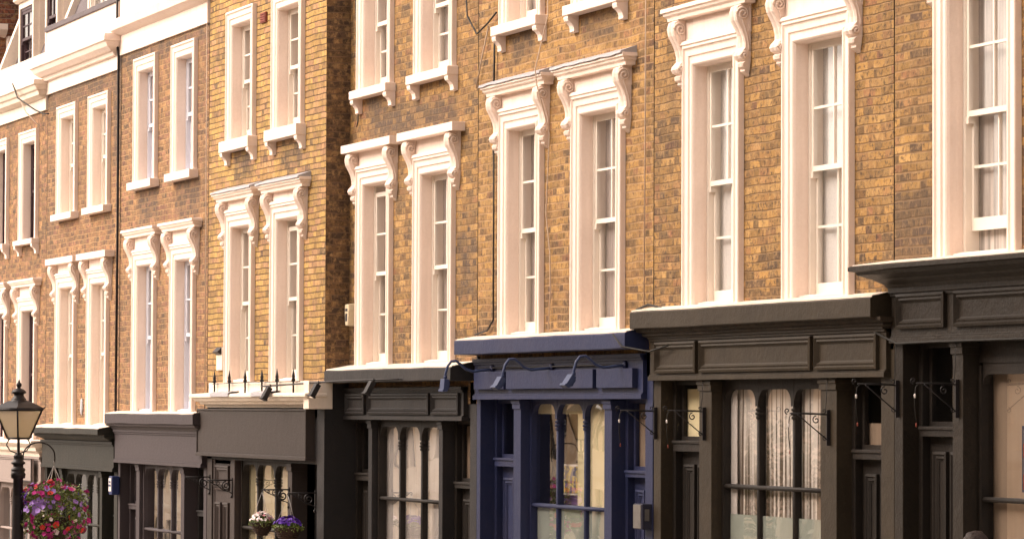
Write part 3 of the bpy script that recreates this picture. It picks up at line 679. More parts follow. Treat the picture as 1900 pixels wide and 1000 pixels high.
# 3
shop(3, (-52.78, -47.84), (-.77, -.31), 'plain', [], (-52.84, -47.80, -.075, .20, .145, -.05),
     [(-52.80, -52.68, -.3), (-47.97, -47.82, -.77)], [(-51.7, -51.51), (-49.17, -48.99)],
     lambda t, mt, gz: shop_window(t, -51.5, -49.17, [-50.74, -49.98], -.2, -.77, gz+.75, [-1.70], mt, 'net', cY=.14), [(-52.68, -51.7, .2, (-1.45, -1.37)), (-48.99, -47.97, .25, (-1.45, -1.37), PT[5])], fY=-.36)
# 2
shop(2, (-57.66, -52.84), (-.91, -.50), 'plain', [], (-57.6, -52.84, -.30, .30, .09, -.26),
     [(-57.68, -57.56, -.5), (-53.05, -52.84, -.91)], [(-56.62, -56.45), (-53.95, -53.8)],
     lambda t, mt, gz: shop_window(t, -56.45, -53.95, [-55.85, -55.05, -54.4], -.2, -.93, gz+.75, [-1.75], mt, 'lace', cY=.12), [(-57.56, -56.62, .25, (-1.65, -1.57)), (-53.8, -53.05, .25, (-1.65, -1.57))], fY=-.36)
m = MB(); m.cornice(-52.7, -47.95, -.33, [(0, -.215), (.15, -.225), (.14, -.25), (.09, -.27), (.07, -.30), (.03, -.33), (0, -.335)], .003); m.build('cornice_moulding', PT[3], HT[3])
m = MB(); m.cornice(-57.4, -53.0, -.33, [(0, -.385), (.18, -.39), (.17, -.43), (.10, -.46), (.06, -.48), (0, -.5)], .004); m.build('cornice_moulding', PT[2], HT[2])
# 1
shop(1, (-62.5, -57.74), (-1.20, -.78), 'plain', [], None, [(-57.95, -57.72, -1.18)], [(-61.6, -61.4), (-58.95, -58.8)],
     lambda t, mt, gz: shop_window(t, -61.4, -58.95, [-60.6, -59.8], -.2, -1.24, gz+.75, [-1.98], mt, 'net', cY=.14), [(-62.55, -61.6, .2, (-1.75, -1.67)), (-58.8, -57.95, .2, (-1.75, -1.67))], fY=-.36)
m = MB(); m.cornice(-62.4, -57.95, -.3, [(-.02, -.50), (.22, -.52), (.23, -.56), (.18, -.60), (.13, -.63), (.12, -.68), (.06, -.72), (.04, -.77), (0, -.78)], .004); m.build('cornice', M['white2'], HT[1])

# ------------------------------------------------------------------ far left: taller red brick house beyond the terrace
t = thing('brick_house', (-70, -.3, ground(-66)), 'tall red brick house rising behind the leftmost roofs', 'house')
m = MB(); m.box(-70, -63.4, -.3, 8, ground(-66)-.5, 10); m.build('wall', B['red'], t)
m = MB(); m.cornice(-63.35, -63.30, .15, [(-.02, 6.62), (.22, 6.6), (.22, 6.5), (.12, 6.42), (-.02, 6.38)]); m.box(-63.38, -63.2, .2, 1.0, 5.6, 6.4); wf = m.build('bay', M['white'], t)
m = MB(); m.face([(-63.19, .3, 5.8), (-63.19, .55, 5.8), (-63.19, .55, 6.25), (-63.19, .3, 6.25)]); m.build('pane', M['glass'], wf)

# ------------------------------------------------------------------ ground
def sheet(name, x0, x1, y0, y1, dz, mat, kind='structure'):
    m = MB(); n = 20; xs = [x0+(x1-x0)*i/n for i in range(n+1)]
    m.grid([[(x, y0, ground(x)+dz) for x in xs], [(x, y1, ground(x)+dz) for x in xs]]); o = m.build(name, mat); tag(o, None, None, None, kind); return o
asph = plain('asphalt', (.05, .048, .046), .9, 0, .3, 60, .4); pav = plain('york stone paving', (.50, .45, .38), .85, 0, .2, 8, .3)
sheet('ground', -600, 300, -400, 400, -.16, asph); sheet('road', -250, 60, -10.2, -4.2, -.13, asph)
for nm, ya, yb in (('pavement', -4.2, 0.6), ('pavement', -18, -10.2)):
    m = MB(); xs = [-200+260*i/20 for i in range(21)]
    m.grid([[(x, ya, ground(x)-.15) for x in xs], [(x, ya, ground(x)) for x in xs], [(x, yb, ground(x)) for x in xs], [(x, yb, ground(x)-.15) for x in xs]])
    tag(m.build(nm, pav), None, None, None, 'structure')

# ------------------------------------------------------------------ terrace across the road (low row seen reflected; unseen tall row added to block sky light)
stucco = paint('aged cream stucco', (.80, .66, .50), .7, .4, (.35, .24, .16), .4, .7)
def opposite(zt, X, floors):
    W = 5.6
    t = thing('stucco_house', (X, -17, 0), 'cream stucco house across the road, low end of the row' if floors == 2 else 'unseen tall stucco house across the road, added to block sky light', 'house', 'stucco houses across the road')
    holes = []
    for i, xx in enumerate((.9, 3.4)):
        for zb, zz in ((.9, 2.9), (3.9, 5.0), (6.2, 8.2), (9.0, 11.0))[:floors]: holes.append((X+xx, X+xx+1.2, zb, zz))
    wall(t, stucco, X, X+W, -17, -.4, zt, holes, .25, 'stucco_wall')
    m = MB(); m.box(X, X+W, -25, -17.4, -.4, zt+.5); m.build('interior', M['dark'], t)
    for hh in holes:
        m = MB(); a, b, c, d = hh
        def mb(x0, x1, y0, y1, z0, z1): m.box(x0, x1, y0, y1, z0, z1)
        for (q0, q1, r0, r1) in ((a-.15, a, c, d+.15), (b, b+.15, c, d+.15), (a, b, d, d+.15), (a-.25, b+.25, d+.35, d+.5), (a-.2, b+.2, c-.12, c)): mb(q0, q1, -17.02, -16.88, r0, r1)
        fr = m.build('window', stucco, t)
        m = MB(); m.box(a, b, -17.2, -17.15, (c+d)/2-.03, (c+d)/2+.03); m.box((a+b)/2-.02, (a+b)/2+.02, -17.2, -17.15, c, d); m.build('glazing_bar', M['sash'], fr)
        m = MB(); m.box(a, b, -17.24, -17.22, c, d); m.build('pane', M['net'], fr)
    m = MB()
    for z, dd in ((3.2, .15), (zt-.25, .35)): m.box(X-.001, X+W+.001, -17.05, -17+dd, z, z+.18)
    m.build('string_course', stucco, t)
    return t
op = opposite(5.5, -58.0, 2); op2 = opposite(12.2, -52.4, 4)
def dup(root, dx, dz, label=None):
    r_ = root.copy(); COL.objects.link(r_); r_.location = (root.location.x+dx, root.location.y, root.location.z+dz)
    for ch in root.children:
        c = ch.copy(); COL.objects.link(c); c.parent = r_
        for g in ch.children:
            d = g.copy(); COL.objects.link(d); d.parent = c
    return r_
op.location.z = ground(op.location.x); op2.location.z = ground(op2.location.x)
for i in range(1, 13): dup(op, -5.6*i, -.042*5.6*i)
for i in range(1, 12): dup(op2, 5.6*i, .042*5.6*i)

# street tree across the road
leafm = plain('dark green leaves', (.06, .085, .03), .6, 0, .4, 5)
bark = plain('bark', (.10, .075, .05), .9, 0, .4, 20, .5)
t = thing('street_tree', (-62, -13.6, ground(-62)), 'small leafy street tree across the road, reflected in the olive shop window', 'tree')
m = MB(); g0 = ground(-62)
m.tube([(-62, -13.6, g0), (-62.02, -13.58, g0+1.1), (-61.95, -13.6, g0+2.2)], .07, 8, True, .04)
for a in range(5):
    an = a*1.3; m.tube([(-62, -13.6, g0+1.5+.1*a), (-62+.5*math.cos(an), -13.6+.5*math.sin(an), g0+2.3+.15*a)], .03, 6, True, .012)
m.build('trunk', bark, t)
m = MB()
cl = [(random.gauss(0, .55), random.gauss(0, .55), random.gauss(0, .55)) for _ in range(22)]
for i in range(2600):
    c = random.choice(cl); p = Vector((-62+c[0]+random.gauss(0, .16), -13.6+c[1]+random.gauss(0, .16), g0+2.75+c[2]+random.gauss(0, .16)))
    a = Vector((random.gauss(0, 1), random.gauss(0, 1), random.gauss(0, 1))).normalized(); b = a.orthogonal().normalized()*.05; a = a*.09
    m.face([p, p+a*.5+b, p+a, p+a*.5-b])
m.build('crown', leafm, t)

# ------------------------------------------------------------------ street lamp with flower basket
LX, LY = -44.66, -3.5; gz = ground(LX)
lampg = bpy.data.materials.new('aged lamp glass'); lampg.use_nodes = True
b_ = lampg.node_tree.nodes['Principled BSDF']; b_.inputs['Base Color'].default_value = (.62, .47, .27, 1); b_.inputs['Roughness'].default_value = .25
b_.inputs['Transmission Weight'].default_value = .35
t = thing('street_lamp', (LX, LY, gz), 'black Victorian lantern street lamp with tapering amber glass panes', 'street lamp')
m = MB(); m.lathe((LX, LY, gz), [(.16, 0), (.16, .1), (.13, .14), (.12, .5), (.10, .55), (.085, .6), (.075, 1.1), (.065, 2.2)], 14)
zz = gz
m.lathe((LX, LY, 0), [(.062, gz+2.1), (.06, -.86), (.085, -.85), (.09, -.80), (.075, -.78), (.085, -.76), (.085, -.74), (.062, -.72), (.062, -.69), (.085, -.68), (.085, -.66), (.058, -.64), (.055, -.60), (.06, -.59), (.045, -.56), (.02, -.55), (.016, -.38)], 14)
m.lathe((LX+.02, LY-.03, -.80), [(.0, -.03), (.06, -.03), (.06, .03), (.0, .03)], 10)
m.build('post', M['black'], t)
TH = math.radians(30)
def LQ(rad, k): a = TH+PI/4+k*PI/2; return (LX+rad*math.cos(a), LY+rad*math.sin(a))
m = MB(); r0, r1, zb, zt = .135, .285, -.37, -.02
for k in range(4):
    a, b, c, d = LQ(r0, k), LQ(r0, k+1), LQ(r1, k+1), LQ(r1, k)
    m.tube([(*a, zb), (*d, zt)], .012, 6); m.tube([(*a, zb), (*b, zb)], .013, 6); m.tube([(*d, zt), (*c, zt)], .019, 6)
    m.tube([(*d, zt), (*LQ(r1+.035, k), zt+.03)], .012, 6, True, .004)
    for q in (0,):
        a2 = LQ(.10, k)
        m.tube([(LX, LY, -.56), (*LQ(.10, k), -.52), (*LQ(.145, k), -.45), (*LQ(.12, k), -.39), (*LQ(.09, k), -.37)], .008, 6)
fr = m.build('lantern_frame', M['black'], t)
m = MB()
for k in range(4):
    a, b, c, d = LQ(r0-.004, k), LQ(r0-.004, k+1), LQ(r1-.006, k+1), LQ(r1-.006, k)
    m.face([(*a, zb), (*b, zb), (*c, zt), (*d, zt)])
m.build('lantern_glass', lampg, t)
m = MB(); rows = []
for rad, z in ((r1+.012, -.02), (r1+.012, .0), (.20, .05), (.12, .085)): rows.append([(*LQ(rad, k), z) for k in range(4)])
m.grid(rows, False, True); m.face(rows[0])
m.lathe((LX, LY, 0), [(.10, .07), (.10, .09), (.085, .095), (.09, .11), (.075, .12), (.06, .15), (.062, .17), (.09, .18), (.085, .20), (.06, .225), (.03, .235), (.018, .245), (.03, .26), (.034, .28), (.03, .295), (.014, .31), (.012, .325), (.0, .35)], 14)
m.build('lantern_roof', M['black'], t)
m = MB(); m.lathe((LX, LY, 0), [(.0, -.35), (.03, -.34), (.035, -.28), (.025, -.22), (.0, -.2)], 10); m.build('lamp_burner', M['steel'], t)
m = MB(); pts = [(LX, LY+.05, -.98), (LX, LY+.055, -.66)]
for i in range(13):
    a = PI-PI*i/12; pts.append((LX, LY+.06+.195+.195*math.cos(a), -.58+.16*math.sin(a)))
pts.append((LX, LY+.45, -.66)); m.tube(pts, .009, 6); m.build('basket_arm', M['black'], t)
BX, BY, BZ = LX, LY+.44, -1.23

def bloom(m, p, n_, R):
    n_ = n_.normalized(); a = n_.orthogonal().normalized(); b = n_.cross(a); c = m.vt(p-n_*R*.35); ring = []
    ph = random.random()*6
    for k in range(10):
        an = ph+k*PI/5; rr = R*(1.0 if k % 2 == 0 else .78); q = p+(a*math.cos(an)+b*math.sin(an))*rr+n_*random.uniform(-.15, .1)*R
        ring.append(m.vt(q))
    for k in range(10): m.f.append([c, ring[k], ring[(k+1) % 10]]); m.sm.append(True)
def petal_mat(name, col):
    N = NT(name); n = N.noise(N.pos(), 40, 2); N.l(N.mix(n, V3(col, .7), V3(col, 1.15)), N.b.inputs['Base Color']); N.b.inputs['Roughness'].default_value = .7
    N.b.inputs['Subsurface Weight'].default_value = 0; return N.m
def leaf_mat(name, c1, c2):
    N = NT(name); n = N.noise(N.pos(), 14, 2); N.l(N.ramp(n, [(.35, c1), (.65, c2)]), N.b.inputs['Base Color']); N.b.inputs['Roughness'].default_value = .5; return N.m
PM = {'magenta': petal_mat('magenta petals', (.46, .012, .20)), 'red': petal_mat('red petals', (.60, .03, .025)), 'purple': petal_mat('violet petals', (.10, .02, .34)),
      'lavender': petal_mat('lavender petals', (.36, .20, .58)), 'white': petal_mat('white petals', (.92, .80, .78)), 'pink': petal_mat('pink petals', (.62, .25, .30))}
leaf1 = leaf_mat('basket leaves', (.05, .085, .015), (.20, .24, .04)); 
t = thing('flower_basket', (BX, BY, BZ-.4), 'large hanging ball of magenta, red and lavender petunias beside the street lamp', 'flower basket')
m = MB(); m.lathe((BX, BY, BZ-.30), [(.0, -.12), (.15, -.08), (.22, .05), (.25, .2), (.23, .2), (.0, .1)], 16); m.build('wire_bowl', M['wicker'], t)
def surf(th, ph):
    d = Vector((math.cos(ph)*math.cos(th), math.cos(ph)*math.sin(th), math.sin(ph)))
    k = 1+.30*noise.noise(d*2.2+Vector((3, 1, 7)))+.10*noise.noise(d*6)
    return d, Vector((BX, BY, BZ))+Vector((d.x*.43, d.y*.43, d.z*(.33 if d.z > 0 else .40)))*k
m = MB()
for i in range(5200):
    d, p = surf(random.uniform(0, 2*PI), math.asin(random.uniform(-1, 1))); p = Vector((BX, BY, BZ))+(p-Vector((BX, BY, BZ)))*random.uniform(.72, 1.04)
    a = (d*random.uniform(.2, 1)+Vector((random.gauss(0, .8), random.gauss(0, .8), random.gauss(-.2, .8)))).normalized(); b = a.cross(Vector((random.gauss(0, 1), random.gauss(0, 1), 1))).normalized()
    L_ = random.uniform(.025, .05); m.face([p, p+a*L_*.5+b*L_*.28, p+a*L_, p+a*L_*.5-b*L_*.28])
m.build('foliage', leaf1, t)
bl = {k: MB() for k in PM}
camp = Vector((0, -13, 0))
for i in range(330):
    th = random.uniform(0, 2*PI); ph = math.asin(random.uniform(-1, .97)); d, p = surf(th, ph)
    patch = noise.noise(Vector((d.x*1.6+5, d.y*1.6, d.z*2.0)))+random.uniform(-.25, .25)
    if d.z > .62: key = random.choice(['red', 'pink', 'magenta', 'lavender', 'magenta'])
    elif -.1 < d.z+patch*.3 < .5: key = 'lavender' if patch > -.12 else random.choice(['magenta', 'purple', 'lavender'])
    elif d.z < .0 and random.random() < .12: key = random.choice(['lavender', 'white', 'red'])
    else: key = 'magenta' if random.random() < .93 else 'red'
    if noise.noise(d*3.1) < -.28: continue
    bloom(bl[key], p+d*.015, d+Vector((random.gauss(0, .35), random.gauss(0, .35), random.gauss(.1, .35))), random.uniform(.028, .046))
for k, mb in bl.items():
    if mb.v: mb.build(k+'_blooms', PM[k], t)
m = MB(); top = Vector((BX, BY, -.70)); m.tube([(BX, BY, -.64), top], .004, 5)
for k in range(4):
    a = k*PI/2+.9; m.tube([top, Vector((BX+.24*math.cos(a), BY+.24*math.sin(a), BZ+.02))], .0045, 5)
m.build('hanging_chain', M['chain'], t)

# ------------------------------------------------------------------ scroll brackets and small baskets on the brown grey shop
def spiral(m, cy, cz, X, R, turns, a0, sgn, r_=.006, n=30, shrink=.8):
    pts = []
    for i in range(n+1):
        a = a0+sgn*turns*2*PI*i/n; rr = R*(1-shrink*i/n); pts.append((X, cy+rr*math.cos(a), cz+rr*math.sin(a)))
    m.tube(pts, r_, 6)
def scroll_bracket(X, Yw, z, L_, label, group):
    t = thing('scroll_bracket', (X, Yw, z-.17), label, 'bracket', group)
    m = MB(); m.box(X-.012, X+.012, Yw-.012, Yw, z-.20, z+.03); m.tube([(X, Yw-.006, z), (X, Yw-L_, z)], .009, 6)
    m.tube([(X, Yw-L_, z), (X, Yw-L_-.012, z-.012), (X, Yw-L_-.006, z-.03), (X, Yw-L_+.01, z-.022)], .007, 6)
    spiral(m, Yw-.085, z-.075, X, .062, 1.6, PI/2, 1, .009)
    spiral(m, Yw-.19, z-.038, X, .032, 1.3, PI/2, 1, .006); spiral(m, Yw-.26, z-.022, X, .018, 1.2, PI/2, 1, .005)
    m.tube([(X, Yw-.008, z-.17), (X, Yw-.05, z-.145), (X, Yw-.12, z-.13), (X, Yw-.19, z-.075), (X, Yw-.27, z-.04), (X, Yw-L_+.02, z-.008)], .007, 6)
    m.lathe((X, Yw-.012, z-.215), [(0, -.02), (.016, -.01), (.016, .01), (0, .02)], 8)
    m.build('scrollwork', M['black'], t); return t
gb = 'scroll brackets on the brown grey shopfront'
scroll_bracket(-47.64, -.30, -.90, .33, 'iron scroll bracket left of the brown panelled door', gb)
scroll_bracket(-46.52, -.30, -.92, .33, 'iron scroll bracket on the post right of the brown panelled door', gb)
scroll_bracket(-43.87, -.30, -.985, .34, 'iron scroll bracket carrying the white flower basket', gb)
scroll_bracket(-42.74, -.30, -1.0, .34, 'iron scroll bracket carrying the purple flower basket', gb)
def small_basket(X, Y, ztop, R, zr, hb, key, label):
    t = thing('flower_basket', (X, Y, zr-hb), label, 'flower basket', 'small wicker baskets of flowers')
    m = MB(); m.lathe((X, Y, zr), [(0, -hb), (R*.45, -hb), (R*.72, -hb*.6), (R, -.01), (R*1.03, 0), (R*.95, .005), (R*.6, -.02), (0, -.02)], 20)
    for i in range(7):
        z = -hb+hb*i/6.5; rr = R*(.45+.55*((z+hb)/hb)**.7); m.lathe((X, Y, zr+z), [(rr, -.008), (rr+.008, 0), (rr, .008)], 20)
    m.build('wicker_bowl', M['wicker'], t)
    m = MB(); top = Vector((X, Y, ztop))
    for k in range(3):
        a = k*2*PI/3+.4; m.tube([top, (X+R*.95*math.cos(a), Y+R*.95*math.sin(a), zr)], .0028, 4)
    m.build('hanging_chain', M['chain'], t)
    lf = MB()
    for i in range(900):
        a = random.uniform(0, 2*PI); rr = R*1.05*math.sqrt(random.random()); hgt = .085*(1-(rr/R/1.15)**2)
        p = Vector((X+rr*math.cos(a), Y+rr*math.sin(a), zr+random.uniform(-.02, 1)*hgt))
        if rr > R*.85 and random.random() < .4: p.z -= random.uniform(0, .05); p.x += .02*math.cos(a); p.y += .02*math.sin(a)
        d = Vector((random.gauss(0, 1), random.gauss(0, 1), random.gauss(.3, 1))).normalized(); b = d.orthogonal().normalized(); L_ = random.uniform(.018, .032)
        lf.face([p, p+d*L_*.5+b*L_*.3, p+d*L_, p+d*L_*.5-b*L_*.3])
    lf.build('foliage', leaf1, t)
    fl = MB(); fl2 = MB()
    for i in range(130):
        a = random.uniform(0, 2*PI); rr = R*1.08*math.sqrt(random.random()); p = Vector((X+rr*math.cos(a), Y+rr*math.sin(a), zr+.03+.10*(1-(rr/R/1.1)**2)+random.uniform(-.015, .012)))
        if key == 'purple' and p.z < zr+.055 and random.random() < .75: continue
        bloom(fl if (random.random() < .93 or key == 'purple') else fl2, p, Vector((math.cos(a)*rr/R, math.sin(a)*rr/R, .9))+Vector((random.gauss(0, .3), random.gauss(0, .3), 0)), random.uniform(.015, .024) if key == 'white' else random.uniform(.02, .032))
    fl.build('blooms', PM[key], t)
    if fl2.v: fl2.build('pink_blooms', PM['pink'], t)
small_basket(-43.87, -.645, -1.0, .145, -1.385, .15, 'white', 'small dark wicker basket heaped with white and pale pink flowers')
small_basket(-42.74, -.645, -1.02, .165, -1.41, .17, 'purple', 'small wicker basket topped with deep purple pansies and trailing leaves')

# ------------------------------------------------------------------ iron spikes over cornice 4
for i, X in enumerate((-46.85, -46.12, -45.36, -44.58, -43.90, -43.18)):
    o = MB(); o.lathe((X, -.46, 0), [(.012, .19), (.012, .33), (.026, .34), (.026, .355), (.018, .37), (.022, .39), (.0, .50)], 8)
    s_ = o.build('iron_spike', M['black'])
    where = ['leftmost, beside the ventilator', 'second from the left', 'third from the left', 'third from the right', 'second from the right', 'rightmost of the six'][i]
    tag(s_, 'pointed black iron spike on the cream cornice, '+where, 'spike', 'iron spikes on the cream cornice')
m = MB(); m.tube([(-46.95, -.462, .32), (-45.0, -.462, .335), (-42.9, -.462, .33)], .006, 5); tag(m.build('iron_rail', M['black']), 'thin black rod tying the spikes along the cream cornice', 'rod')
for X0, X1, nm in ((-46.7, -45.8, 'left'), (-44.75, -43.9, 'right')):
    m = MB(); n = 8; m.grid([[(X0+(X1-X0)*i/n, -.42, .225+.01*noise.noise(Vector((i, 1, 2)))) for i in range(n+1)], [(X0+(X1-X0)*i/n, -.53, .212) for i in range(n+1)], [(X0+(X1-X0)*i/n, -.562, .20) for i in range(n+1)], [(X0+(X1-X0)*i/n, -.565, .155+.01*noise.noise(Vector((i*2, 5, 2)))) for i in range(n+1)]])
    tag(m.build('lead_patch', M['lead']), 'grey lead patch on the cream cornice, under the '+nm+' group of spikes', 'lead patch', 'lead patches on the cream cornice')

# ------------------------------------------------------------------ spotlights
def aim(m, fn):
    m.v = [tuple(fn(Vector(v))) for v in m.v]
m = MB(); rl = [(-44.25, -.56, .275), (-42.8, -.50, .30), (-41.2, -.42, .33), (-39.4, -.34, .335)]; m.tube(rl, .010, 6)
for p in (rl[1], rl[3]): m.tube([p, (p[0]+.0, -.03, p[2]-.0)], .008, 6)
tag(m.build('lighting_rail', M['black']), 'thin black lighting rail across the front of the charcoal shop', 'rail')
def spot(X, Y, z, label, matk='black'):
    t = thing('spotlight', (X, Y, z), label, 'spotlight', 'spotlights on the black rail')
    m = MB(); m.tube([(X, Y, z), (X, Y-.02, z+.03), (X, Y-.02, z-.02)], .009, 6); m.build('arm', M[matk], t)
    m = MB(); m.box(-.06, .06, -.030, .030, -.155, 0); m.box(-.068, .068, -.038, .038, -.17, -.15)
    q = Matrix.Rotation(math.radians(-28), 4, 'X'); aim(m, lambda v: q @ v+Vector((X, Y-.03, z-.01))); m.build('head', PT[5], t, .006)
    m = MB(); m.face([(-.05, -.025, -.172), (.05, -.025, -.172), (.05, .025, -.172), (-.05, .025, -.172)]); aim(m, lambda v: q @ v+Vector((X, Y-.03, z-.01))); m.build('lens', M['glass'], t)
spot(-43.85, -.54, .27, 'leftmost dark spotlight, hanging before the cream cornice end')
spot(-42.05, -.46, .30, 'dark spotlight at the left end of the charcoal fascia')
spot(-40.15, -.38, .32, 'dark spotlight before the middle charcoal fascia panel')
navy = PT[6]; navl = paint('slate blue enamel', (.035, .050, .115), .35, .2, (.1, .09, .1), .2)
m = MB(); m.tube([(-37.5, -.06, .44), (-33.2, -.06, .435)], .010, 6); tag(m.build('conduit', M['black']), 'thin dark conduit along the navy fascia joining the swan neck lamps', 'conduit')
def gooseneck(X, z, label, rot):
    t = thing('swan_neck_lamp', (X, -.04, z), label, 'wall lamp', 'swan neck lamps over the navy fascia')
    m = MB(); m.lathe((0, 0, 0), [(0, 0), (.045, 0), (.04, .03), (0, .035)], 12); aim(m, lambda v: Vector((X+v.x, -.04-v.z, z+v.y))); m.build('wall_plate', navy, t)
    pts = [(0, 0), (.12, -.012), (.22, -.025), (.30, .0), (.35, .045), (.405, .085), (.46, .08), (.50, .03), (.52, -.04), (.525, -.07)]
    P_ = []
    for i in range(len(pts)-1):
        for k in range(3):
            f_ = k/3; P_.append((X, -.05-(pts[i][0]*(1-f_)+pts[i+1][0]*f_), z+pts[i][1]*(1-f_)+pts[i+1][1]*f_))
    P_.append((X, -.05-.525, z-.07)); m = MB(); m.tube(P_, .014, 8); m.lathe((X, -.575, z-.085), [(0, -.02), (.02, -.015), (.02, .015), (0, .02)], 8); m.build('swan_neck', navl, t)
    m = MB(); m.box(-.07, .07, -.026, .026, -.145, -.02); m.box(-.078, .078, -.036, .016, -.155, -.13); m.box(-.05, .05, .026, .045, -.12, -.04)
    q = Matrix.Rotation(math.radians(rot), 4, 'X'); aim(m, lambda v: q @ v+Vector((X, -.58, z-.085))); m.build('head', navl, t, .006)
gooseneck(-37.07, .425, 'blue swan neck lamp at the left end, overhanging the charcoal shop corner', -5)
gooseneck(-35.25, .425, 'blue swan neck lamp over the middle of the navy fascia, left of the arched lights', -30)
gooseneck(-33.22, .43, 'blue swan neck lamp at the right, over the joint of two navy boards', -34)

# ------------------------------------------------------------------ small wrought brackets with bulb drops
def lamp_bracket(X, z, zcable, label):
    t = thing('wrought_bracket', (X, 0, z-.26), label, 'bracket', 'wrought brackets with dangling lights')
    Y = -.028; m = MB(); m.box(X-.008, X+.008, Y-.004, -.0, z-.27, z+.03)
    m.tube([(X, Y, z-.01), (X, Y-.34, z+.0)], .0055, 6); m.tube([(X, Y, z-.22), (X, Y-.27, z-.01)], .0055, 6)
    spiral(m, Y-.365, z+.02, X, .026, 1.1, -PI/2, -1, .005, 20); spiral(m, Y-.10, z-.055, X, .035, 1.2, PI/2, 1, .005, 20)
    spiral(m, Y-.02, z-.21, X, .022, 1.1, PI/2, 1, .004, 16); spiral(m, Y-.03, z+.02, X, .022, 1, -PI/2, 1, .004, 16)
    m.build('ironwork', M['black'], t)
    m = MB(); m.tube([(X+.005, Y, zcable), (X+.002, Y-.008, z+.1), (X, Y-.02, z+.0), (X, Y-.15, z+.004), (X, Y-.31, z+.002), (X, Y-.345, z-.03), (X, Y-.355, z-.12), (X, Y-.352, z-.2), (X, Y-.34, z-.30)], .0035, 5); m.build('cable', M['cable_b'], t)
    m = MB(); m.lathe((X, Y-.34, z-.33), [(0, -.012), (.006, -.008), (.006, .01), (.004, .02), (0, .022)], 8); m.build('red_bulb', M['red'], t)
    m = MB(); m.lathe((X, Y-.352, z-.10), [(0, -.02), (.008, -.012), (.009, .01), (0, .02)], 8); m.build('clear_bulb', M['signwhite'], t)
lamp_bracket(-32.52, .0, .28, 'wrought iron light bracket on the pier between the navy and olive shops')
lamp_bracket(-31.33, -.0, .30, 'wrought iron light bracket on the olive pilaster left of the striped window')
lamp_bracket(-28.60, -.02, .30, 'wrought iron light bracket on the olive pilaster right of the striped window')
lamp_bracket(-27.26, .22, .56, 'wrought iron light bracket on the broad pier between the olive and near black shops')
lamp_bracket(-26.18, .22, .56, 'wrought iron light bracket right of the near black door')

# ------------------------------------------------------------------ wall fittings and cables
def run(name, pts, r_, mat, label, cat, seg=6):
    m = MB(); m.tube(pts, r_, seg); return tag(m.build(name, mat), label, cat)
run('downpipe', [(-52.80, -.37, 6.2), (-52.80, -.37, 5.35), (-52.79, -.345, 5.1), (-52.79, -.34, 2.5), (-52.80, -.345, -.06)], .019, M['black'], 'black downpipe between the two brown brick houses', 'downpipe', 8)
run('cable', [(-41.95, -.02, 5.3), (-41.93, -.03, 4.5), (-41.98, -.03, 4.2), (-41.93, -.03, 3.95)], .012, M['cable_b'], 'short black cable hanging beside the upper left window of the charcoal shop house', 'cable')
run('cable', [(-42.2, -.02, 5.6), (-42.1, -.03, 4.7), (-41.97, -.03, 4.2), (-41.99, -.03, 3.4), (-41.98, -.05, 3.33)], .009, M['cable_b'], 'thin black cable down the brick left of the charcoal house windows', 'cable')
run('cable', [(-38.1, -.02, 4.6), (-37.95, -.05, 4.25), (-37.6, -.06, 4.02), (-37.25, -.06, 4.1), (-37.05, -.03, 4.2)], .010, M['cable_b'], 'black cable looping below the left upper sill of the navy shop house', 'cable')
run('cable', [(-37.1, -.03, 4.0), (-37.12, -.03, 3.5), (-37.13, -.03, 3.42)], .012, M['cable_b'], 'black cable dropping onto the lead hood over the navy shop', 'cable')
run('cable', [(-37.12, -.03, 2.75), (-37.11, -.03, 2.0), (-37.10, -.035, 1.4), (-37.11, -.03, .95), (-37.3, -.03, .84), (-37.7, -.03, .80)], .010, M['cable_b'], 'long black cable down the brick left of the navy house windows', 'cable')
run('cable', [(-37.3, -.03, 4.08), (-37.55, -.03, 3.7), (-37.7, -.03, 3.45)], .009, M['cable_w'], 'short pale cable slanting down the brick above the left lead hood', 'cable')
run('cable', [(-35.45, -.03, 5.0), (-35.47, -.03, 4.0), (-35.40, -.19, 3.45), (-35.38, -.18, 3.3), (-35.40, -.03, 2.8), (-35.5, -.03, 2.0), (-35.38, -.03, 1.6), (-35.36, -.03, 1.2), (-35.42, -.03, .8)], .007, M['cable_w'], 'pale cable wandering down between the two navy house windows', 'cable')
run('cable', [(-32.75, -.03, 6.0), (-32.76, -.03, 3.0), (-32.78, -.03, 1.0)], .007, M['cable_w'], 'straight pale cable down the joint right of the navy house windows', 'cable')
run('cable', [(-33.0, -.02, .83), (-32.8, -.10, .95), (-32.5, -.10, .99), (-32.3, -.05, .96), (-32.2, -.1, .93)], .012, M['cable_b'], 'loop of black cable lying on the left end of the olive cornice slab', 'cable')
run('cable', [(-32.9, -.3, .72), (-32.75, -.27, .60), (-32.4, -.13, .55), (-32.0, -.1, .60)], .009, M['cable_b'], 'slack cable hanging under the left end of the olive cornice slab', 'cable')
run('cable', [(-27.6, -.06, .645), (-27.2, -.05, .545), (-26.5, -.055, .55), (-24, -.055, .545)], .010, M['cable_b'], 'cable clipped along the bottom of the near black fascia', 'cable')
run('cable', [(-58.9, -.62, 5.2), (-58.6, -.6, 4.95), (-58.0, -.45, 4.72), (-57.5, -.42, 4.62), (-57.2, -.40, 4.60)], .012, M['cable_b'], 'dark cable slung across the white parapet band at far left', 'cable')
run('cable', [(-58.9, -.62, 5.2), (-58.4, -.5, 4.7), (-58.0, -.36, 4.45)], .010, M['cable_w'], 'thin pale cable slanting off the far left parapet', 'cable')
run('cable', [(-46.95-.9, -.33, 5.2), (-47.83, -.33, 2.0), (-47.83, -.33, -.04)], .006, M['cable_w'], 'fine pale cable down the joint left of the golden brick house', 'cable')
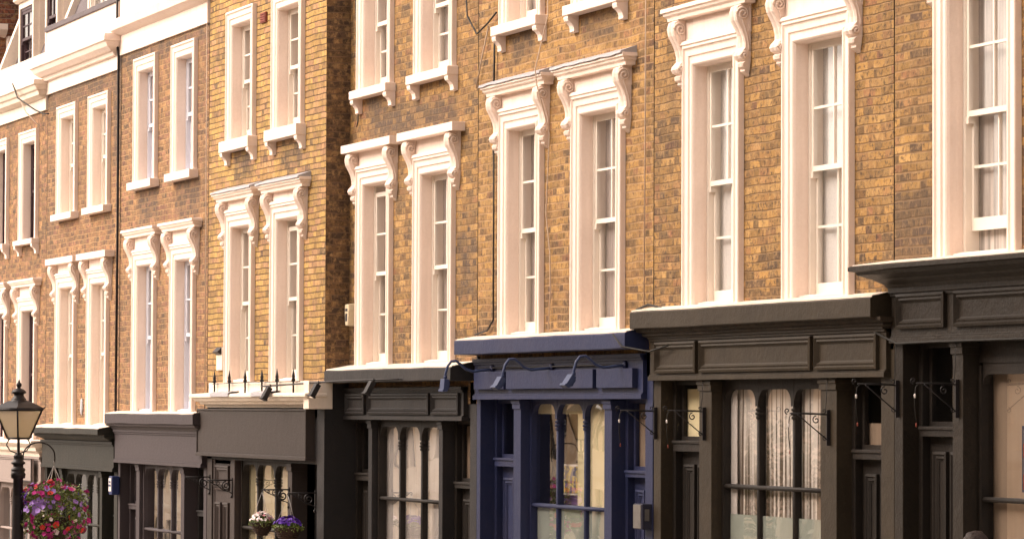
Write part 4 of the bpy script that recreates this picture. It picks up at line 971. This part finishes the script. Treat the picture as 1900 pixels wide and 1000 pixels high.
# burglar alarm, vents, plaque
t = thing('burglar_alarm', (-42.22, -.02, 1.0), 'ivory burglar alarm box on the brick left of the charcoal house window', 'alarm box')
m = MB(); pr = [(-.075, .27), (.075, .27), (.085, .20), (.06, .0), (-.06, .0), (-.085, .20)]
a = [(-42.22+x, -.01, .98+z) for x, z in pr]; b = [(-42.22+x*.9, -.09, .98+.135+(z-.135)*.92) for x, z in pr]; m.grid([a, b], False, True); m.face(b); m.build('cover', M['alarm'], t, .01)
m = MB(); m.box(-42.25, -42.19, -.094, -.09, 1.04, 1.13); m.box(-42.262, -42.178, -.094, -.09, 1.16, 1.19); m.build('print', M['ink'], t)
t = thing('burglar_alarm', (-52.73, -.34, -1.22), 'blue and white alarm box on the post between the dark green and mauve shops', 'alarm box')
m = MB(); m.box(-52.84, -52.64, -.43, -.31, -1.25, -.98); m.build('cover', M['blue_ink'], t, .02)
m = MB(); m.box(-52.82, -52.67, -.436, -.431, -1.20, -1.01); m.build('label_plate', M['signwhite'], t)
m = MB(); m.box(-52.80, -52.69, -.440, -.4365, -1.13, -1.10); m.box(-52.79, -52.70, -.440, -.4365, -1.08, -1.05); m.build('print', M['blue_ink'], t)
m = MB(); m.box(-45.25, -45.0, -.325, -.295, 4.86, 4.99)
for i in range(4): m.box(-45.24, -45.01, -.334, -.326, 4.875+i*.03, 4.89+i*.03)
tag(m.build('air_brick', M['red']), 'terracotta red air brick between the upper windows of the golden house', 'air brick')
t = thing('wall_ventilator', (-47.0, -.3, .5), 'battered cream ventilator plate on the golden brick by the leftmost spike', 'ventilator')
m = MB(); m.box(-47.22, -46.92, -.34, -.30, .50, .80); m.build('plate', M['white2'], t, .006)
m = MB(); m.prism_x([(-.34, .80), (-.40, .74), (-.345, .70)], -47.2, -46.95); m.build('cowl', M['black'], t)
m = MB(); m.lathe((0, 0, 0), [(0, .02), (.05, .015), (.06, 0)], 12); aim(m, lambda v: Vector((-55.13+v.x, -.31-v.z, .02+v.y*2.2))); tag(m.build('wall_tie', M['lead']), 'small iron tie plate on the brick between the windows above the green shop', 'tie plate')
# intercom
t = thing('intercom', (-32.72, -.01, -1.1), 'steel and black intercom box on the navy post beside the right blue door', 'intercom')
m = MB(); m.box(-32.86, -32.64, -.10, -.0, -1.12, -.88); m.build('housing', M['ink'], t, .008)
m = MB(); m.box(-32.85, -32.66, -.108, -.101, -1.11, -.89); m.build('face_plate', M['steel'], t)
m = MB(); m.box(-32.637, -32.632, -.075, -.03, -1.04, -.93); m.build('handset', M['steel'], t)
# framed picture in blue shop window
t = thing('poster', (-35.5, .3, -.85), 'small yellow and blue framed poster standing in the navy shop window', 'poster')
m = MB(); m.box(-35.78, -35.18, .23, .25, -.86, -.55); m.build('frame', M['signwhite'], t)
N = NT('blue and yellow print'); nn = N.noise(N.pos(), 9, 3); N.l(N.ramp(nn, [(.42, (.10, .10, .16)), (.5, (.55, .42, .10)), (.6, (.30, .28, .30))], 'CONSTANT'), N.b.inputs['Base Color'])
m = MB(); m.box(-35.75, -35.21, .222, .229, -.84, -.57); m.build('print', N.m, t)
# pale hanging board at far left shop
t = thing('hanging_sign', (-58.3, -.5, -1.2), 'blank pale grey board hanging at the far left shop end, behind the lamp', 'sign')
m = MB(); m.box(-59.0, -57.95, -.46, -.42, -1.17, -.80); m.build('board', PT[1], t, .006)
m = MB(); m.moulding(-59.0, -57.95, -1.17, -.80, -.46, [(0, 0), (0, .012), (.02, .012), (.02, 0)], True); m.build('rim', PT['brown'], t)
# sign at right edge
t = thing('street_sign', (-24.7, -.5, ground(-24.7)), 'orange and white striped sign on a post at the right edge', 'sign')
m = MB(); m.tube([(-23.85, -.45, ground(-23.6)), (-23.85, -.45, .0)], .03, 10); m.build('post', M['black'], t)
m = MB(); m.box(-24.13, -23.57, -.5, -.485, -.57, -.11); m.build('board', M['signwhite'], t, .004)
m = MB(); m.box(-24.12, -23.58, -.504, -.5005, -.33, -.23); m.box(-24.12, -23.58, -.504, -.5005, -.56, -.45); m.build('stripe', M['orange'], t)
m = MB(); m.moulding(-24.14, -23.56, -.58, -.10, -.5, [(0, -.012), (0, .008), (.015, .008), (.015, 0)], True); m.build('rim', M['ink'], t)

# ------------------------------------------------------------------ passer-by (only the top of the head is in frame)
PX, PY = -21.95, -2.0; pg = ground(PX)
skin = plain('skin', (.42, .24, .17), .55, 0, .05); hairm = plain('dark hair', (.03, .018, .014), .55, 0, .5, 60, .8); coat = plain('dark coat', (.05, .045, .05), .8, 0, .2, 30, .3); trs = plain('grey trousers', (.08, .08, .09), .8, 0, .2)
def person(PX, PY, pg, H):
    t = thing('person', (PX, PY, pg), 'person with dark wavy hair, only the top of the head showing at the bottom edge', 'person')
    k = H/1.7
    J = {'pel': (0, 0, .93, .13), 'wa': (0, 0, 1.06, .115), 'ch': (0, 0, 1.27, .135), 'nk': (0, 0, 1.42, .058), 'hd': (0, -.01, 1.50, .07), 'tp': (0, 0, 1.60, .078), 'tt': (0, 0, 1.655, .05)}
    for s_, n_ in ((-1, 'l'), (1, 'r')):
        J['hp'+n_] = (s_*.09, 0, .88, .085); J['kn'+n_] = (s_*.10, -s_*.10, .49, .055); J['an'+n_] = (s_*.10, -s_*.14+.04, .10, .036); J['to'+n_] = (s_*.10, -s_*.14-.12, .04, .034)
        J['sh'+n_] = (s_*.17, 0, 1.37, .055); J['el'+n_] = (s_*.22, s_*.05, 1.10, .042); J['wr'+n_] = (s_*.22, s_*.03-.1, .86, .027); J['pa'+n_] = (s_*.22, s_*.03-.13, .79, .032)
        for q in range(4): J['f%d%s' % (q, n_)] = (s_*(.205+.0), s_*.03-.16+q*.02, .71+.006*abs(q-1.5), .009)
        J['th'+n_] = (s_*.19, s_*.03-.17, .77, .010)
    E_ = [('pel', 'wa'), ('wa', 'ch'), ('ch', 'nk'), ('nk', 'hd'), ('hd', 'tp'), ('tp', 'tt')]
    for n_ in 'lr': E_ += [('pel', 'hp'+n_), ('hp'+n_, 'kn'+n_), ('kn'+n_, 'an'+n_), ('an'+n_, 'to'+n_), ('ch', 'sh'+n_), ('sh'+n_, 'el'+n_), ('el'+n_, 'wr'+n_), ('wr'+n_, 'pa'+n_), ('pa'+n_, 'th'+n_)]+[('pa'+n_, 'f%d%s' % (q, n_)) for q in range(4)]
    names = list(J); me = bpy.data.meshes.new('body'); me.from_pydata([(J[n][0]*k, J[n][1]*k, J[n][2]*k) for n in names], [(names.index(a), names.index(b)) for a, b in E_], [])
    o = bpy.data.objects.new('body', me); COL.objects.link(o); o.parent = t
    md = o.modifiers.new('skin', 'SKIN'); me.skin_vertices[0]
    for i, n in enumerate(names): me.skin_vertices[0].data[i].radius = (J[n][3]*k, J[n][3]*k); me.skin_vertices[0].data[i].use_root = (n == 'pel')
    o.modifiers.new('sub', 'SUBSURF').levels = 2; o.modifiers['sub'].render_levels = 2
    me.materials.append(skin)
    m = MB(); m.lathe((PX, PY, pg), [(.10*k, 1.40*k), (.17*k, 1.36*k), (.19*k, 1.2*k), (.17*k, 1.05*k), (.20*k, .80*k), (.195*k, .80*k)], 20, .75); m.build('coat', coat, t)
    for s_ in (-1, 1): m = MB(); m.tube([(PX+s_*.09*k, PY, pg+.9*k), (PX+s_*.10*k, PY-s_*.10*k, pg+.49*k), (PX+s_*.10*k, PY+(-s_*.14+.04)*k, pg+.08*k)], .10*k, 12, True, .07*k); m.build('trouser_leg', trs, t)
    for s_ in (-1, 1): m = MB(); m.tube([(PX+s_*.15*k, PY, pg+1.37*k), (PX+s_*.22*k, PY+s_*.05*k, pg+1.10*k), (PX+s_*.22*k, PY+(s_*.03-.09)*k, pg+.88*k)], .068*k, 12, True, .045*k); m.build('sleeve', coat, t)
    m = MB(); rows = []
    for i in range(15):
        ph = PI*i/14*.72; row = []
        for j in range(28):
            th = 2*PI*j/28; d = Vector((math.sin(ph)*math.cos(th), math.sin(ph)*math.sin(th), math.cos(ph)))
            rr = 1+.10*noise.noise(d*5)+.05*noise.noise(d*14)
            row.append((PX+d.x*.098*k*rr, PY+.02*k+d.y*.108*k*rr, pg+1.585*k+d.z*.115*k*rr))
        rows.append(row)
    m.grid(rows, True, True); m.face(rows[-1]); m.build('hair', hairm, t)
    m = MB()
    for s_ in (-1, 1): m.lathe((PX+s_*.03*k, PY-.078*k, pg+1.56*k), [(0, -.01), (.01, 0), (0, .01)], 8)
    m.build('eyes', M['ink'], t)
    return t
person(PX, PY, pg, 1.53)

for o in S.objects:
    if o.name.split('.')[0].endswith('blooms') or o.name.split('.')[0] in ('foliage', 'crown'): o['kind'] = 'stuff'
